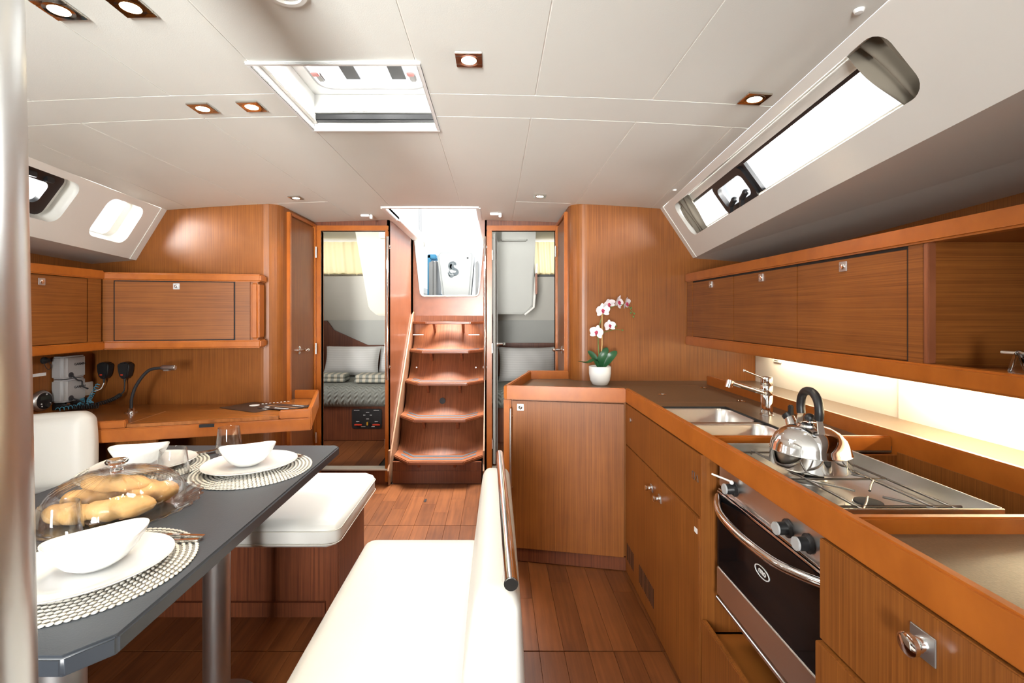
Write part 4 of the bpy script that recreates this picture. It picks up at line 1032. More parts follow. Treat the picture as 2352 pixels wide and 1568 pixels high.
def flower(c, facing, size, roll=0.0):
    f = Vector(facing).normalized(); a = Vector((0, 0, 1)); r = a.cross(f).normalized(); u = f.cross(r)
    fl = None
    def petal(ang, ln, w, cup):
        d = r * math.cos(ang) + u * math.sin(ang); sd = f.cross(d)
        vs = []; fs = []; n = 7
        for i in range(n + 1):
            t = i / n; ww = w * (math.sin(PI * (t * .86 + .1)) ** .7); h = cup * (t * t)
            for k in (-1, -.5, 0, .5, 1): vs.append(c + d * ln * t + sd * ww * k + f * (h - .12 * ww * k * k))
        for i in range(n):
            for k in range(4): fs.append((i * 5 + k, i * 5 + k + 1, i * 5 + 6 + k, i * 5 + 5 + k))
        return vs, fs
    g = G()
    for ang in (PI / 2, PI * 7 / 6 + .1, PI * 11 / 6 - .1): g.add(*petal(ang + roll, size, size * .33, size * .12))
    for ang in (.25, PI - .25):
        vs, fs = petal(ang + roll, size * 1.0, size * .56, size * .22); g.add([v + f * .002 for v in vs], fs)
    o = g.obj('flower', 'petal', orc, smooth=70)
    G().ball(c + f * .006, size * .2, 10, 7, (1, 1, 1.2)).ball(c + f * .012 - u * size * .22, size * .15, 8, 6).ball(c + f * .010 + r * size * .15, size * .1, 8, 6).ball(c + f * .010 - r * size * .15, size * .1, 8, 6).obj('flower_lip', 'lip', o, smooth=60)
flower(PP(1384, 713, -.02), (.1, -.9, -.05), .043, .1)
flower(PP(1398, 698, -.02), (.25, -.8, -.5), .04, .5)
flower(PP(1420, 694, -.01), (.75, -.7, -.1), .043, -.3)
flower(PP(1438, 697, -.01), (.8, -.6, -.2), .041, .2)
flower(PP(1371, 763, -.02), (-.5, -.8, .05), .043, -.2)
flower(PP(1400, 748, -.02), (.15, -.95, .1), .036, .1)

# ================================================================ CHART DESK CORNER
FA, FB = Vector((-2.05, 2.24)), Vector((-.998, 2.53))
ud = (FB - FA).normalized(); LD = (FB - FA).length; frd = ((FA.x, FA.y), (ud.x, ud.y))
def onfront(s, d=0.0): p = FA + ud * s + Vector((-ud.y, ud.x)) * d; return (p.x, p.y)
nd = thing('chart_desk', 'glossy wooden chart desk with lift-up lid and raised corner edging', 'desk', (-1.7, 2.6, .0))
top = [(-2.508, 2.898), (-2.508, 2.37), onfront(0, .02), onfront(LD - .012, .02), (-1.185, 3.10), (-1.336, 3.10), (-1.336, 3.035), (-1.358, 3.035), (-1.358, 3.0)] + arc(-1.46, 3.0, .102, 0, -90, 6)[1:]
G().prism(top, .690, .716).obj('desk_top', 'wood_top', nd, bevel=.002)
s1, s2 = .235, .925
lidp = [onfront(s1, -.002), onfront(s2, -.002), onfront(s2 + .12, .30), onfront(s1 + .06, .30)]
lid = G().prism(lidp, .7165, .733).obj('lid', 'wood_top', nd, bevel=.0015)
G().wall([onfront(s1, .0), onfront(s1 + .06, .30)], .002, .733, .7338).obj('lid_edge', 'ply', lid)
G().wall([onfront(s2, .0), onfront(s2 + .12, .30)], .002, .733, .7338).obj('lid_edge', 'ply', lid)
G().boxf(frd, 0, LD, -.004, .02, .648, .715).obj('fascia', 'trim', nd, bevel=.005)
G().boxf(frd, s2 + .004, LD - .001, 0, .022, .716, .762).obj('edging', 'trim', nd, bevel=.005)
G().boxf(frd, -.05, s1 - .004, 0, .03, .716, .752).obj('edging', 'trim', nd, bevel=.004)
rr = Vector((-1.18, 3.115))
G().wall([(FB.x, FB.y), (rr.x, rr.y)], .02, .655, .768).obj('edging', 'trim', nd, bevel=.005)
G().wall([(rr.x, rr.y), (-1.336, 3.115)], .018, .716, .772).obj('edging', 'trim', nd, bevel=.004)
pc = FA + ud * .59
G().boxf(frd, .55, .625, -.0065, .0, .694, .713).obj('lid_catch', 'black', nd, bevel=.003)
G().prism([(-2.02, 2.415), (-1.76, 2.415), (-1.76, 2.435), (-2.02, 2.435)], 0.003, .69).obj('leg_panel', 'wood_v', nd, bevel=.002)

nl = thing('wall_locker', 'wooden wall locker with one drop door over the chart desk', 'locker', (-1.82, 2.8, 1.078))
NA, NB = Vector((-2.24, 2.61)), Vector((-1.393, 2.77)); un = (NB - NA).normalized(); LN = (NB - NA).length; frn = ((NA.x, NA.y), (un.x, un.y))
G().boxf(frn, -.02, LN - .02, .012, .115, 1.12, 1.468).obj('carcass', 'wood_h', nl)
G().boxf(frn, -.02, LN, -.012, .115, 1.468, 1.513).obj('top_rail', 'trim', nl, bevel=.008, seg=3)
G().boxf(frn, -.02, LN, -.012, .115, 1.078, 1.124).obj('bottom_rail', 'trim', nl, bevel=.008, seg=3)
G().boxf(frn, -.0, .088, 0, .014, 1.124, 1.468).obj('stile', 'wood_h', nl, bevel=.001)
G().boxf(frn, .72, .80, 0, .014, 1.124, 1.468).obj('stile', 'wood_h', nl, bevel=.001)
G().boxf(frn, .80, LN - .012, -.004, .115, 1.124, 1.468).obj('end_post', 'trim', nl, bevel=.014, seg=3)
dd = G().boxf(frn, .095, .712, -.003, .014, 1.13, 1.462).obj('door', 'wood_h', nl, bevel=.0015)
G().boxf(frn, .088, .72, .004, .012, 1.124, 1.468).obj('shadow_gap', 'groove', nl)
p_ = NA + un * .41
put_latch(dd, Vector((p_.x + un.y * .003, p_.y - un.x * .003, 1.437)), (un.y, -un.x, 0))
hl = thing('wall_locker', 'wooden hull-side wall locker above the pale instrument boxes', 'locker', (-2.35, 2.0, 1.078))
XH = -2.2
G().box(-2.5, XH - .014, .3, 2.60, 1.12, 1.475).obj('carcass', 'wood_h', hl)
G().box(-2.5, XH + .012, .3, 2.612, 1.472, 1.52).obj('top_rail', 'trim', hl, bevel=.006)
G().box(-2.5, XH + .012, .3, 2.612, 1.078, 1.124).obj('bottom_rail', 'trim', hl, bevel=.006)
G().box(XH - .014, XH, 2.515, 2.60, 1.124, 1.472).obj('stile', 'wood_h', hl, bevel=.001)
for y0 in (2.0, 1.49, .98):
    d = G().box(XH - .014, XH + .002, y0, y0 + .508, 1.128, 1.466).obj('door', 'wood_h', hl, bevel=.0015)
    put_latch(d, Vector((XH + .002, y0 + .255, 1.435)), (1, 0, 0))

# ---- instruments on the hull side
XI = -2.509
def box_unit(z0, lab, ncord):
    u = thing('marine_instrument_box', lab, 'instrument', (XI + .03, 2.75, z0))
    c = G().prism([(XI, 2.625), (XI + .06, 2.63), (XI + .072, 2.645), (XI + .072, 2.775), (XI, 2.785)], z0, z0 + .128); c.obj('case', 'grey_plastic', u, bevel=.012, seg=3)
    text('case_text', 'GARMIN', .019, 'dark_print', u, (XI + .0728, 2.732, z0 + .078), (0, 1, 0), (0, 0, 1), bold=.0004)
    G().lathe([(0, 0), (.016, 0), (.016, .003), (0, .003)], (XI + .0705, 2.675, z0 + .02), 18, 'x').obj('cable_cutout', 'dark_print', u)
    return u
b1 = box_unit(.908, 'upper of two stacked grey marine instrument boxes on the hull side', 0)
b2 = box_unit(.775, 'lower of two stacked grey marine instrument boxes on the hull side', 1)
G().tube(bez([(XI + .074, 2.675, .928), (XI + .088, 2.70, .895), (XI + .09, 2.725, .885), (XI + .09, 2.73, .855), (XI + .095, 2.76, .835)], 24), .004, 8).obj('cable', 'blackrub', b1, smooth=60)
G().tube(bez([(XI + .074, 2.675, .795), (XI + .10, 2.70, .775), (XI + .12, 2.72, .745), (XI + .12, 2.725, .724)], 20), .004, 8).obj('cable', 'blackrub', b2, smooth=60)
ga = thing('remote_control_panel', 'round black stereo remote with a small display on the hull side', 'control panel', (XI, 2.56, .745))
G().lathe([(0, 0), (.056, 0), (.058, .008), (.052, .022), (.046, .026), (0, .026)], (XI, 2.565, .800), 32, 'x').obj('bezel', 'steel_dull', ga, smooth=40)
G().lathe([(0, .0), (.045, .0), (.044, .003), (0, .003)], (XI + .0255, 2.565, .800), 28, 'x').obj('face', 'black', ga)
G().box(XI + .0285, XI + .0295, 2.54, 2.592, .806, .828).obj('display', plain('lcd_dark', (.03, .04, .035), .2), ga)
G().lathe([(0, 0), (.013, 0), (.013, .008), (0, .008)], (XI + .0285, 2.578, .775), 18, 'x').obj('dial', 'blackrub', ga)
for y, z in ((2.545, .785), (2.548, .772), (2.595, .783), (2.575, .835)): G().lathe([(0, 0), (.004, 0), (.004, .002), (0, .002)], (XI + .0285, y, z), 10, 'x').obj('button', 'white_print', ga)
ra = thing('car_stereo', 'black stereo front plate with one chrome dial on the hull side', 'stereo', (XI, 2.73, .745))
G().box(XI, XI + .018, 2.635, 2.845, .733, .771).obj('front_plate', 'black', ra, bevel=.003)
G().lathe([(0, 0), (.015, 0), (.014, .014), (0, .014)], (XI + .018, 2.70, .752), 20, 'x').obj('dial', 'chrome', ra, smooth=40)
G().box(XI + .0175, XI + .019, 2.75, 2.80, .75, .762).obj('display', 'dark_print', ra)
so = thing('power_socket', 'square white power socket low on the hull side beside the instrument boxes', 'socket', (XI, 2.87, .80))
G().box(XI, XI + .012, 2.835, 2.895, .78, .86).obj('plate', 'white', so, bevel=.003)
G().lathe([(0, 0), (.022, 0), (.021, .003), (0, .002)], (XI + .0105, 2.865, .82), 20, 'x').obj('insert', 'white', so, smooth=40)
tag(G().box(XI, XI + .0012, 2.50, 2.60, .935, .952).obj('name_plate', 'white_print'), 'narrow white label strip on the hull side left of the instrument boxes', 'label')
pg = thing('socket_cap', 'black round charging socket with a hanging rubber cap', 'socket', (XI, 2.585, 1.0))
G().lathe([(0, 0), (.019, 0), (.019, .01), (.012, .016), (.012, .03), (0, .03)], (XI, 2.585, 1.02), 18, 'x').obj('cap', 'blackrub', pg, smooth=40)
G().tube(bez([(XI + .012, 2.60, 1.012), (XI + .02, 2.61, .985), (XI + .02, 2.595, .968), (XI + .02, 2.578, .985), (XI + .012, 2.575, 1.008)], 16), .0018, 6).obj('tether', 'blackrub', pg)

# ---- radio microphones with coiled cords
def coil(pts, r, turns, wr, n=None):
    C = bez(pts, 60); n = int(turns * 10); out = []
    L = len(C) - 1
    for i in range(n + 1):
        f = i / n * L; k = min(int(f), L - 1); p = C[k].lerp(C[k + 1], f - k); t = (C[k + 1] - C[k]).normalized()
        a = Vector((0, 0, 1)) if abs(t.z) < .9 else Vector((0, 1, 0)); u = t.cross(a).normalized(); w = t.cross(u)
        th = i / 10 * 2 * PI
        out.append(p + (u * math.cos(th) + w * math.sin(th)) * r)
    return G().tube(out, wr, 5)
def mic(x, lab, bluecord):
    y = 2.868; z = .93
    m = thing('radio_microphone', lab, 'microphone', (x, y, z - .05))
    pts = [(x + px * .0375, z + pz * .05) for px, pz in ((-.75, .95), (0, 1.05), (.75, .95), (1, .6), (.9, -.1), (.6, -.85), (.2, -1), (-.2, -1), (-.6, -.85), (-.9, -.1), (-1, .6))]
    G().ext([(a, y - .022, b) for a, b in pts], (0, .05, 0)).obj('body', 'black', m, bevel=.007, seg=3)
    G().box(x - .012, x + .002, y - .0235, y - .021, z - .028, z - .02).obj('key_light', 'red', m)
    G().tube([(x, y - .005, z - .045), (x + .002, y - .008, z - .075)], [.008, .004], 8).obj('strain_relief', 'blackrub', m)
    return m
m1 = mic(-2.405, 'black radio microphone nearest the instrument boxes on the chart bulkhead', True)
m2 = mic(-2.278, 'black radio microphone nearer the desk lamp on the chart bulkhead', False)
G().tube(bez([(-2.403, 2.86, .855), (-2.415, 2.85, .82), (-2.43, 2.82, .81)], 10), .0025, 6).obj('cord', 'white', m1)
coil([(-2.42, 2.84, .855), (-2.42, 2.80, .80), (-2.40, 2.75, .765), (-2.36, 2.72, .752), (-2.40, 2.66, .75), (-2.43, 2.58, .748)], .010, 22, .0017).obj('coiled_cord', 'blue_cord', m1, smooth=60)
coil([(-2.46, 2.76, .81), (-2.45, 2.76, .78), (-2.43, 2.74, .757), (-2.41, 2.70, .753)], .010, 9, .0017).obj('coiled_cord', 'blue_cord', m1, smooth=60)
G().tube(bez([(-2.276, 2.86, .855), (-2.272, 2.85, .81), (-2.278, 2.835, .79)], 10), .004, 7).obj('cord', 'blackrub', m2)
coil([(-2.278, 2.835, .79), (-2.30, 2.80, .765), (-2.33, 2.73, .750), (-2.39, 2.70, .747), (-2.44, 2.66, .747), (-2.36, 2.66, .744), (-2.29, 2.69, .744)], .0095, 44, .0032).obj('coiled_cord', 'blackrub', m2, smooth=60)

# ---- gooseneck chart lamp
lx, ly = -2.08, 2.66
la = thing('gooseneck_lamp', 'black gooseneck chart lamp with a short metal head on the desk', 'lamp', (lx, ly, .7338))
G().lathe([(0, 0), (.030, 0), (.030, .004), (.016, .006), (.015, .024), (0, .025)], (lx, ly, .7163), 26).obj('base', 'chrome', la, smooth=40)
G().tube(bez([(lx, ly, .735), (lx + .004, ly, .80), (lx + .035, ly, .88), (lx + .10, ly, .955), (lx + .18, ly, .972)], 36), .0085, 10).obj('neck', 'blackrub', la, smooth=60)
G().lathe([(0, 0), (.012, 0), (.0145, .008), (.0145, .075), (.011, .078), (0, .076)], (lx + .175, ly, .971), 20, 'x').box(lx + .19, lx + .22, ly - .01, ly + .01, .953, .962).obj('head', 'steel_dull', la, smooth=40)

# ---- brochures
def brochure(pts, z, lab, marks):
    b = thing('brochure', lab, 'brochure', (pts[0][0], pts[0][1], z))
    G().prism(pts, z, z + .0025).obj('sheet', plain('brochure_' + lab[:6], (.035, .03, .028), .3, noise=.3, nscale=9), b)
    P0, P1, P3 = Vector(pts[0]), Vector(pts[1]), Vector(pts[3])
    for u0, u1, v0, v1, mm in marks:
        q = [P0 + (P1 - P0) * a + (P3 - P0) * c for a, c in ((u0, v0), (u1, v0), (u1, v1), (u0, v1))]
        G().prism([(v.x, v.y) for v in q], z + .0025, z + .0029).obj('print', mm, b)
    return b
br1 = brochure([(-1.60, 2.70), (-1.33, 2.57), (-1.22, 2.74), (-1.49, 2.87)], .7335, 'dark brown brochure with a white oval mark lying flat on the desk lid', [(.82, .93, .40, .50, 'white_print')])
ovp = [(-1.43 + .028 * math.cos(a * PI / 10), 2.765 + .028 * math.sin(a * PI / 10)) for a in range(20)]
G().prism(ovp, .736, .7366).obj('oval_mark', 'white_print', br1)
for k in range(8):
    a = Vector((-1.405, 2.80)) + Vector((.017, .0115)) * k
    G().prism([(a.x, a.y), (a.x + .010, a.y + .004), (a.x + .004, a.y + .016), (a.x - .006, a.y + .012)], .736, .7366).obj('print', 'white_print', br1)
M['brass_print'] = plain('sunset_print', (.30, .15, .07), .35)
brochure([(-1.37, 2.68), (-1.17, 2.61), (-1.06, 2.73), (-1.30, 2.80)], .7375, 'smaller brochure with a sunset picture overlapping the other one', [(0, 1, .45, .55, 'brass_print'), (.45, .9, .16, .24, 'white_print'), (.1, .25, .16, .26, 'white_print'), (.55, .95, .86, .9, 'white_print')])

# ================================================================ SETTEES
se = thing('corner_settee', 'cream leatherette corner settee on a dark wood base across the table', 'settee', (-1.5, 1.9, 0))
G().cushion(-2.0, -.612, 1.80, 2.40, .362, .472, .042, .006).obj('seat_cushion', 'vinyl', se, smooth=80)
G().cushion(-2.42, -1.62, .3, 1.80, .362, .472, .042, .006).obj('seat_cushion', 'vinyl', se, smooth=80)
def seam(x0, x1, y0, y1, z, parent, r=.06):
    G().tube([(x, y, z) for x, y in roundrect(x0, x1, y0, y1, r, 5)], .0022, 6, closed=True).obj('piping', 'vinyl_seam', parent)
g = G().cushion(-.26, .26, -.06, .06, 0, .345, .05, .01).xf(Matrix.Translation((-2.145, 2.125, .46)) @ Matrix.Rotation(math.radians(20), 4, 'Z') @ Matrix.Rotation(math.radians(-6), 4, 'X') @ Matrix.Rotation(math.radians(-3), 4, 'Y')); g.obj('back_cushion', 'vinyl', se, smooth=80)
G().cushion(-2.48, -2.37, .3, 2.02, .45, .77, .05, .01).obj('back_cushion', 'vinyl', se, smooth=80)
G().box(-2.45, -.665, 1.98, 2.36, 0.0005, .361).obj('base', 'wood_red', se, bevel=.004)
G().box(-2.45, -1.70, .3, 1.98, 0.0005, .361).obj('base', 'wood_red', se, bevel=.004)
G().box(-2.45, -.72, 1.965, 1.981, 0.0, .06).obj('kick_board', 'wood_red', se)
def welt(parent, x0, x1, y0, y1, z, r=.05):
    G().tube([(x, y, z) for x, y in roundrect(x0, x1, y0, y1, r, 6)], .0016, 6, closed=True).obj('piping', 'vinyl_seam', parent)
welt(se, -2.003, -.6085, 1.7965, 2.4035, .438); welt(se, -2.003, -.6085, 1.7965, 2.4035, .388)
bn = thing('bench_seat', 'cream leatherette bench with backrest between table and galley', 'bench', (-.2, 1.2, 0))
G().cushion(-.470, -.045, .56, 1.70, .372, .472, .04, .007).obj('seat_cushion', 'vinyl', bn, smooth=80)
g = G().cushion(-.078, .058, .915, 1.735, .36, .715, .032, .006)
for v in g.v:                                                    # leaning back, thinner at the top
    f = max(0.0, (v.z - .36) / .355)
    v.x = -.01 + (v.x + .01) * (1.04 - .36 * f ** 1.5) + .014 * f
g.obj('backrest', 'vinyl', bn, smooth=80)
G().tube([(.047 * (1 - f_) + .030 * f_ + .001, .945, .40 + .27 * f_) for f_ in (0, .5, 1)], .002, 6).obj('piping', 'vinyl_seam', bn)
G().box(-.42, .035, .6, 1.64, 0.0005, .373).obj('base', 'wood_red', bn, bevel=.004)
hr = thing('grab_rail', 'polished chrome grab rail along the bench backrest top', 'grab rail', (.02, 1.3, .70))
G().tube([(.031, .925, .742), (.016, 1.79, .742)], .0145, 18).obj('rail', 'chrome', hr, bevel=.002)
for y, x in ((.985, .028), (1.70, .018)): G().tube([(x - .004, y, .69), (x, y, .738)], [.016, .011], 12).obj('post', 'chrome', hr)

# ================================================================ DINING TABLE
tb = thing('dining_table', 'slate grey saloon table with chamfered corners on two metal columns', 'table', (-1.06, 1.4, 0))
TX0, TX1, TY0, TY1, TZ = -1.455, -.670, .772, 2.02, .71
tpoly = [(TX0 + .02, TY0), (TX1 - .05, TY0), (TX1, TY0 + .055), (TX1, TY1 - .02), (TX1 - .02, TY1), (TX0 + .02, TY1), (TX0, TY1 - .02), (TX0, TY0 + .02)]
G().prism(tpoly, TZ - .036, TZ - .0006).obj('edge_band', 'table_edge', tb, bevel=.005, seg=3)
cen = Vector(((TX0 + TX1) / 2, (TY0 + TY1) / 2))
G().prism([(cen.x + (x - cen.x) * .987, cen.y + (y - cen.y) * .992) for x, y in tpoly], TZ - .003, TZ).obj('tabletop', 'table', tb)
for x, y in ((-.897, 1.50), (-.84, .90)):
    lg = G().cyl((x, y, .02), (x, y, TZ - .036), .0395, 32).obj('column', 'steel_dull', tb, smooth=40)
    G().lathe([(0, 0.0005), (.125, 0.0005), (.12, .012), (.07, .026), (.045, .034), (.0, .034)], (x, y, 0), 36).obj('floor_flange', 'steel_dull', lg, smooth=40)

# ---- placemats
def make_mat():
    m = thing('placemat', '', 'placemat', (0, 0, 0), 'woven placemats on the table')
    R = .2
    G().lathe([(0, 0), (R - .006, 0), (R - .005, .0015), (0, .0015)], (0, 0, 0), 48).obj('backing', 'mat_gap', m)
    g = G(); nr = 15
    for i in range(nr):
        r = .014 + (R - .018) * i / (nr - 1) + .002
        cnt = max(8, int(2 * PI * r / .0125))
        for k in range(cnt):
            a = 2 * PI * (k + .5 * (i % 2)) / cnt; tang = Matrix.Rotation(a + PI / 2 + .32, 3, 'Z')
            g.ball((r * math.cos(a), r * math.sin(a), .0032), 1, 6, 4, (.0066, .0045, .0028), rot=tang)
    w = g.obj('weave', 'mat_straw', m, smooth=60); w['kind'] = 'stuff'
    return m
mats = [(-.895, 1.03), (-.885, 1.70), (-1.29, 1.72)]
ml = ['round woven straw placemat at the table end nearest the mast', 'round woven straw placemat at the table corner by the bench', 'round woven straw placemat partly hidden behind the glass dome']
m0 = make_mat(); m0.location = (*mats[0], TZ); m0['label'] = ml[0]
for p, l in zip(mats[1:], ml[1:]): dup(m0, (*p, TZ), .4, l)

# ---- plates and leaf-shaped bowls
def make_plate():
    def shape(a): return 1 + .045 * math.cos(2 * a) + .02 * math.cos(3 * a)
    g = G(); prof = [(.0, .004), (.045, .004), (.085, .005), (.10, .009), (.13, .0155), (.150, .020), (.1525, .0215), (.1535, .0205), (.148, .0165), (.13, .011), (.10, .004), (.085, 0), (0, 0)]
    n = 56; vs = []; fs = []
    for r, z in prof:
        for k in range(n): a = 2 * PI * k / n; vs.append((r * shape(a) * math.cos(a), r * shape(a) * math.sin(a), z))
    for i in range(len(prof) - 1):
        for k in range(n): l = (k + 1) % n; fs.append((i * n + k, i * n + l, (i + 1) * n + l, (i + 1) * n + k))
    return g.add(vs, fs)
def make_bowl():
    n = 64; vs = []; fs = []
    prof = [(0, .006), (.25, .006), (.42, .010), (.62, .022), (.80, .040), (.93, .058), (1.0, .070), (1.03, .0715), (1.035, .070), (.97, .057), (.84, .038), (.66, .018), (.46, .004), (.30, 0), (0, 0)]
    for f, z in prof:
        for k in range(n):
            a = 2 * PI * k / n
            rx, ry = .086, .074                                  # pointed oval with upswept ends
            pt = 1 + .07 * max(0, math.cos(a)) ** 6 + .05 * max(0, -math.cos(a)) ** 6
            lift = .84 + .20 * (math.cos(a) ** 2) * min(1, f)
            vs.append((rx * f * pt * math.cos(a), ry * f * math.sin(a), z * lift if z > .006 else z))
    for i in range(len(prof) - 1):
        for k in range(n): l = (k + 1) % n; fs.append((i * n + k, i * n + l, (i + 1) * n + l, (i + 1) * n + k))
    return G().add(vs, fs)
mp_ = make_plate().mesh('plate', 'china', Vector((0, 0, 0)), smooth=60); mb_ = make_bowl().mesh('bowl', 'china', Vector((0, 0, 0)), smooth=60)
where = ['on the placemat nearest the mast', 'on the placemat by the bench corner', 'on the placemat behind the glass dome']
ZM = TZ + .0058
settings = [(-.895, 1.015, .45, -.882, 1.03, .78), (-.905, 1.715, .35, -.915, 1.72, .45), (-1.29, 1.715, .5, -1.315, 1.72, .3)]
for (px_, py_, pr, bx, by, brt), wh in zip(settings, where):
    o = bpy.data.objects.new('plate', mp_); COL.objects.link(o); o.location = (px_, py_, ZM); o.rotation_euler = (0, 0, pr); tag(o, 'white oval-rounded china plate ' + wh, 'plate', 'white dinner plates')
    o = bpy.data.objects.new('bowl', mb_); COL.objects.link(o); o.location = (bx, by, ZM + .0055); o.rotation_euler = (0, 0, brt); tag(o, 'white leaf-shaped china bowl ' + wh, 'bowl', 'white bowls on plates')
# ---- cutlery
def cutlery(name, x, y, rz, lab, fork):
    t = thing(name, lab, name, (x, y, ZM))
    G().ext([(-.005, 0, .001), (.005, 0, .001), (.0065, .09, .001), (-.0065, .09, .001)], (0, 0, .005)).xf(Matrix.Translation((x, y, ZM)) @ Matrix.Rotation(rz, 4, 'Z')).obj('handle', 'chrome', t, bevel=.0015)
    g = G()
    if fork:
        g.box(-.009, .009, -.045, 0, .002, .0045)
        for k in range(4): g.box(-.009 + k * .0052, -.0065 + k * .0052, -.09, -.045, .002, .0045)
    else: g.ext([(-.0055, 0, .002), (.0055, 0, .002), (.009, -.06, .002), (.002, -.115, .002), (-.0055, -.06, .002)], (0, 0, .0018))
    g.xf(Matrix.Translation((x, y, ZM)) @ Matrix.Rotation(rz, 4, 'Z')).obj('tines' if fork else 'blade', 'chrome', t, bevel=.0005)
hd = [(-.755, 1.15), (-.78, 1.815), (-1.14, 1.84)]
for i, (x, y) in enumerate(hd):
    rz = [-1.62, -1.62, -.9][i]
    cutlery('fork', x - .07, y + .03, rz, 'steel fork beside the plate ' + where[i], True)
    cutlery('knife', x - .07, y - .0, rz + .12, 'steel table knife beside the plate ' + where[i], False)

# ---- tumblers
gp = [(0, 0.006), (.030, .006), (.0385, .010), (.0455, .024), (.0462, .038), (.0435, .062), (.0375, .112), (.0383, .1145), (.0391, .112), (.0452, .062), (.0478, .038), (.047, .022), (.040, .005), (.032, 0), (0, 0)]
gm = G().lathe(gp, (0, 0, 0), 40).mesh('tumbler', 'glass', Vector((0, 0, 0)), smooth=60)
for (x, y), lab in zip(((-1.07, 1.87), (-1.09, 1.575), (-1.045, 1.115)), ('clear stemless tumbler beside the bowl at the bench corner of the table', 'clear stemless tumbler just behind the glass cake dome', 'clear stemless tumbler between the mast and the glass cake dome')):
    o = bpy.data.objects.new('tumbler', gm); COL.objects.link(o); o.location = (x, y, TZ + .0005); tag(o, lab, 'glass', 'clear stemless tumblers')

# ---- bread under a glass dome
DX, DY = -1.085, 1.335
cp = thing('cake_stand', 'low ribbed glass cake plate under the dome', 'cake plate', (DX, DY, TZ))
n = 120; prof = [(.0, .006), (.15, .006), (.172, .008), (.19, .017), (.206, .0225), (.2085, .0225), (.207, .019), (.192, .0125), (.174, .003), (.16, .0005), (0, .0005)]
vs = []; fs = []
for r, z in prof:
    for k in range(n):
        a = 2 * PI * k / n; rr_ = r + (.0035 * (1 if k % 4 < 2 else -1) if r > .18 else 0); vs.append((DX + rr_ * math.cos(a), DY + rr_ * math.sin(a), TZ + z))
for i in range(len(prof) - 1):
    for k in range(n): l = (k + 1) % n; fs.append((i * n + k, i * n + l, (i + 1) * n + l, (i + 1) * n + k))
G().add(vs, fs).obj('dish', 'glass', cp, smooth=50)
dm = thing('glass_dome', 'clear ribbed glass dome with a knob covering the bread', 'dome', (DX, DY, TZ + .009))
outp = [(.166, .0), (.1665, .03), (.160, .052), (.146, .072), (.124, .088), (.098, .099), (.07, .1065), (.04, .1105), (.018, .112)]
def dome_ring(r, z, k, n=96):
    a = 2 * PI * k / n; rib = .0026 * (1 if k % 4 < 2 else -1) if .05 < r < .135 else 0
    return (DX + r * math.cos(a), DY + r * math.sin(a), TZ + .0095 + z + rib)
n = 96; vs = []; fs = []
prof = outp + [(.016, .1085), (.04, .1065)] + [(r - .004, z - .0035) for r, z in outp[::-1][2:-1]] + [(.1625, .0)]
for r, z in prof:
    for k in range(n): vs.append(dome_ring(r, z, k))
m_ = len(prof)
for i in range(m_):
    j = (i + 1) % m_
    for k in range(n): l = (k + 1) % n; fs.append((i * n + k, i * n + l, j * n + l, j * n + k))
G().add(vs, fs).obj('bell', 'bell_glass', dm, smooth=50)
G().lathe([(0, .106), (.0165, .1065), (.0175, .114), (.0145, .120), (.016, .126), (.026, .134), (.028, .139), (.025, .143), (0, .144)], (DX, DY, TZ + .0095), 32).obj('knob', 'glass_solid', dm, smooth=50)
def roll(c, l, w, h, rz, tilt, lab):
    g = G(); rot = Matrix.Rotation(rz, 3, 'Z') @ Matrix.Rotation(tilt, 3, 'Y')
    n, m = 20, 26; vs = []; fs = []
    for i in range(m + 1):
        t = -1 + 2 * i / m; e = max(0.0, 1 - abs(t) ** 2.4) ** .5
        for k in range(n):
            a = 2 * PI * k / n; braid = 1 + .09 * math.sin(t * 9 + math.sin(a) * 2.2) + .04 * math.sin(5 * a + 7 * t)
            vs.append(Vector(c) + rot @ Vector((t * l, math.cos(a) * w * e * braid, math.sin(a) * h * e * braid)))
    for i in range(m):
        for k in range(n): fs.append((i * n + k, i * n + (k + 1) % n, (i + 1) * n + (k + 1) % n, (i + 1) * n + k))
    tag(g.add(vs, fs).obj('bread_roll', 'bread', smooth=70), lab, 'bread', 'bread rolls under the glass dome')
zb = TZ + .0075
roll((DX - .062, DY - .085, zb + .026), .068, .034, .026, -.05, 0, 'small pale oval bread roll at the front of the glass dome towards the mast')
roll((DX + .052, DY - .055, zb + .029), .085, .036, .029, .42, 0, 'long braided golden bread roll at the front of the dome')
roll((DX - .085, DY + .01, zb + .030), .07, .036, .030, .35, 0, 'plump bread roll at the side of the dome beside the mast-side tumbler')
roll((DX - .01, DY + .012, zb + .072), .088, .028, .024, .30, .1, 'smooth long bread roll lying on top of the others')
roll((DX + .07, DY + .045, zb + .032), .066, .034, .031, .7, 0, 'bread roll at the back of the dome towards the bench')
roll((DX - .01, DY + .085, zb + .028), .07, .034, .028, .2, 0, 'bread roll hidden at the back under the top roll')

# ================================================================ MAST
ms = thing('mast_post', 'polished alloy mast post beside the table end', 'mast', (-.50, .42, 0))
prof = [(.068, 0.001), (.0745, .02), (.0745, 1.9), (.0745, 1.94)]
g = G().tube([(-.523 - .0195 * (z - 1.255), .42, z) for z in (0.001, .4, .8, 1.2, 1.6, 1.955)], .0745, 64); g.obj('tube', 'mast', ms, smooth=60)
g = G()
xm = lambda z: -.523 - .0195 * (z - 1.255)
a = math.radians(-20)
G().tube([(xm(z) + .0745 * math.cos(a), .42 + .0745 * math.sin(a), z) for z in (.05, .7, 1.3, 1.93)], .006, 8).obj('sail_track', 'steel', ms, smooth=60)
G().lathe([(.075, 0), (.10, 0), (.098, .012), (.078, .02), (.075, .02)], (xm(0) , .42, .0005), 40).obj('mast_collar', 'steel_dull', ms, smooth=40)

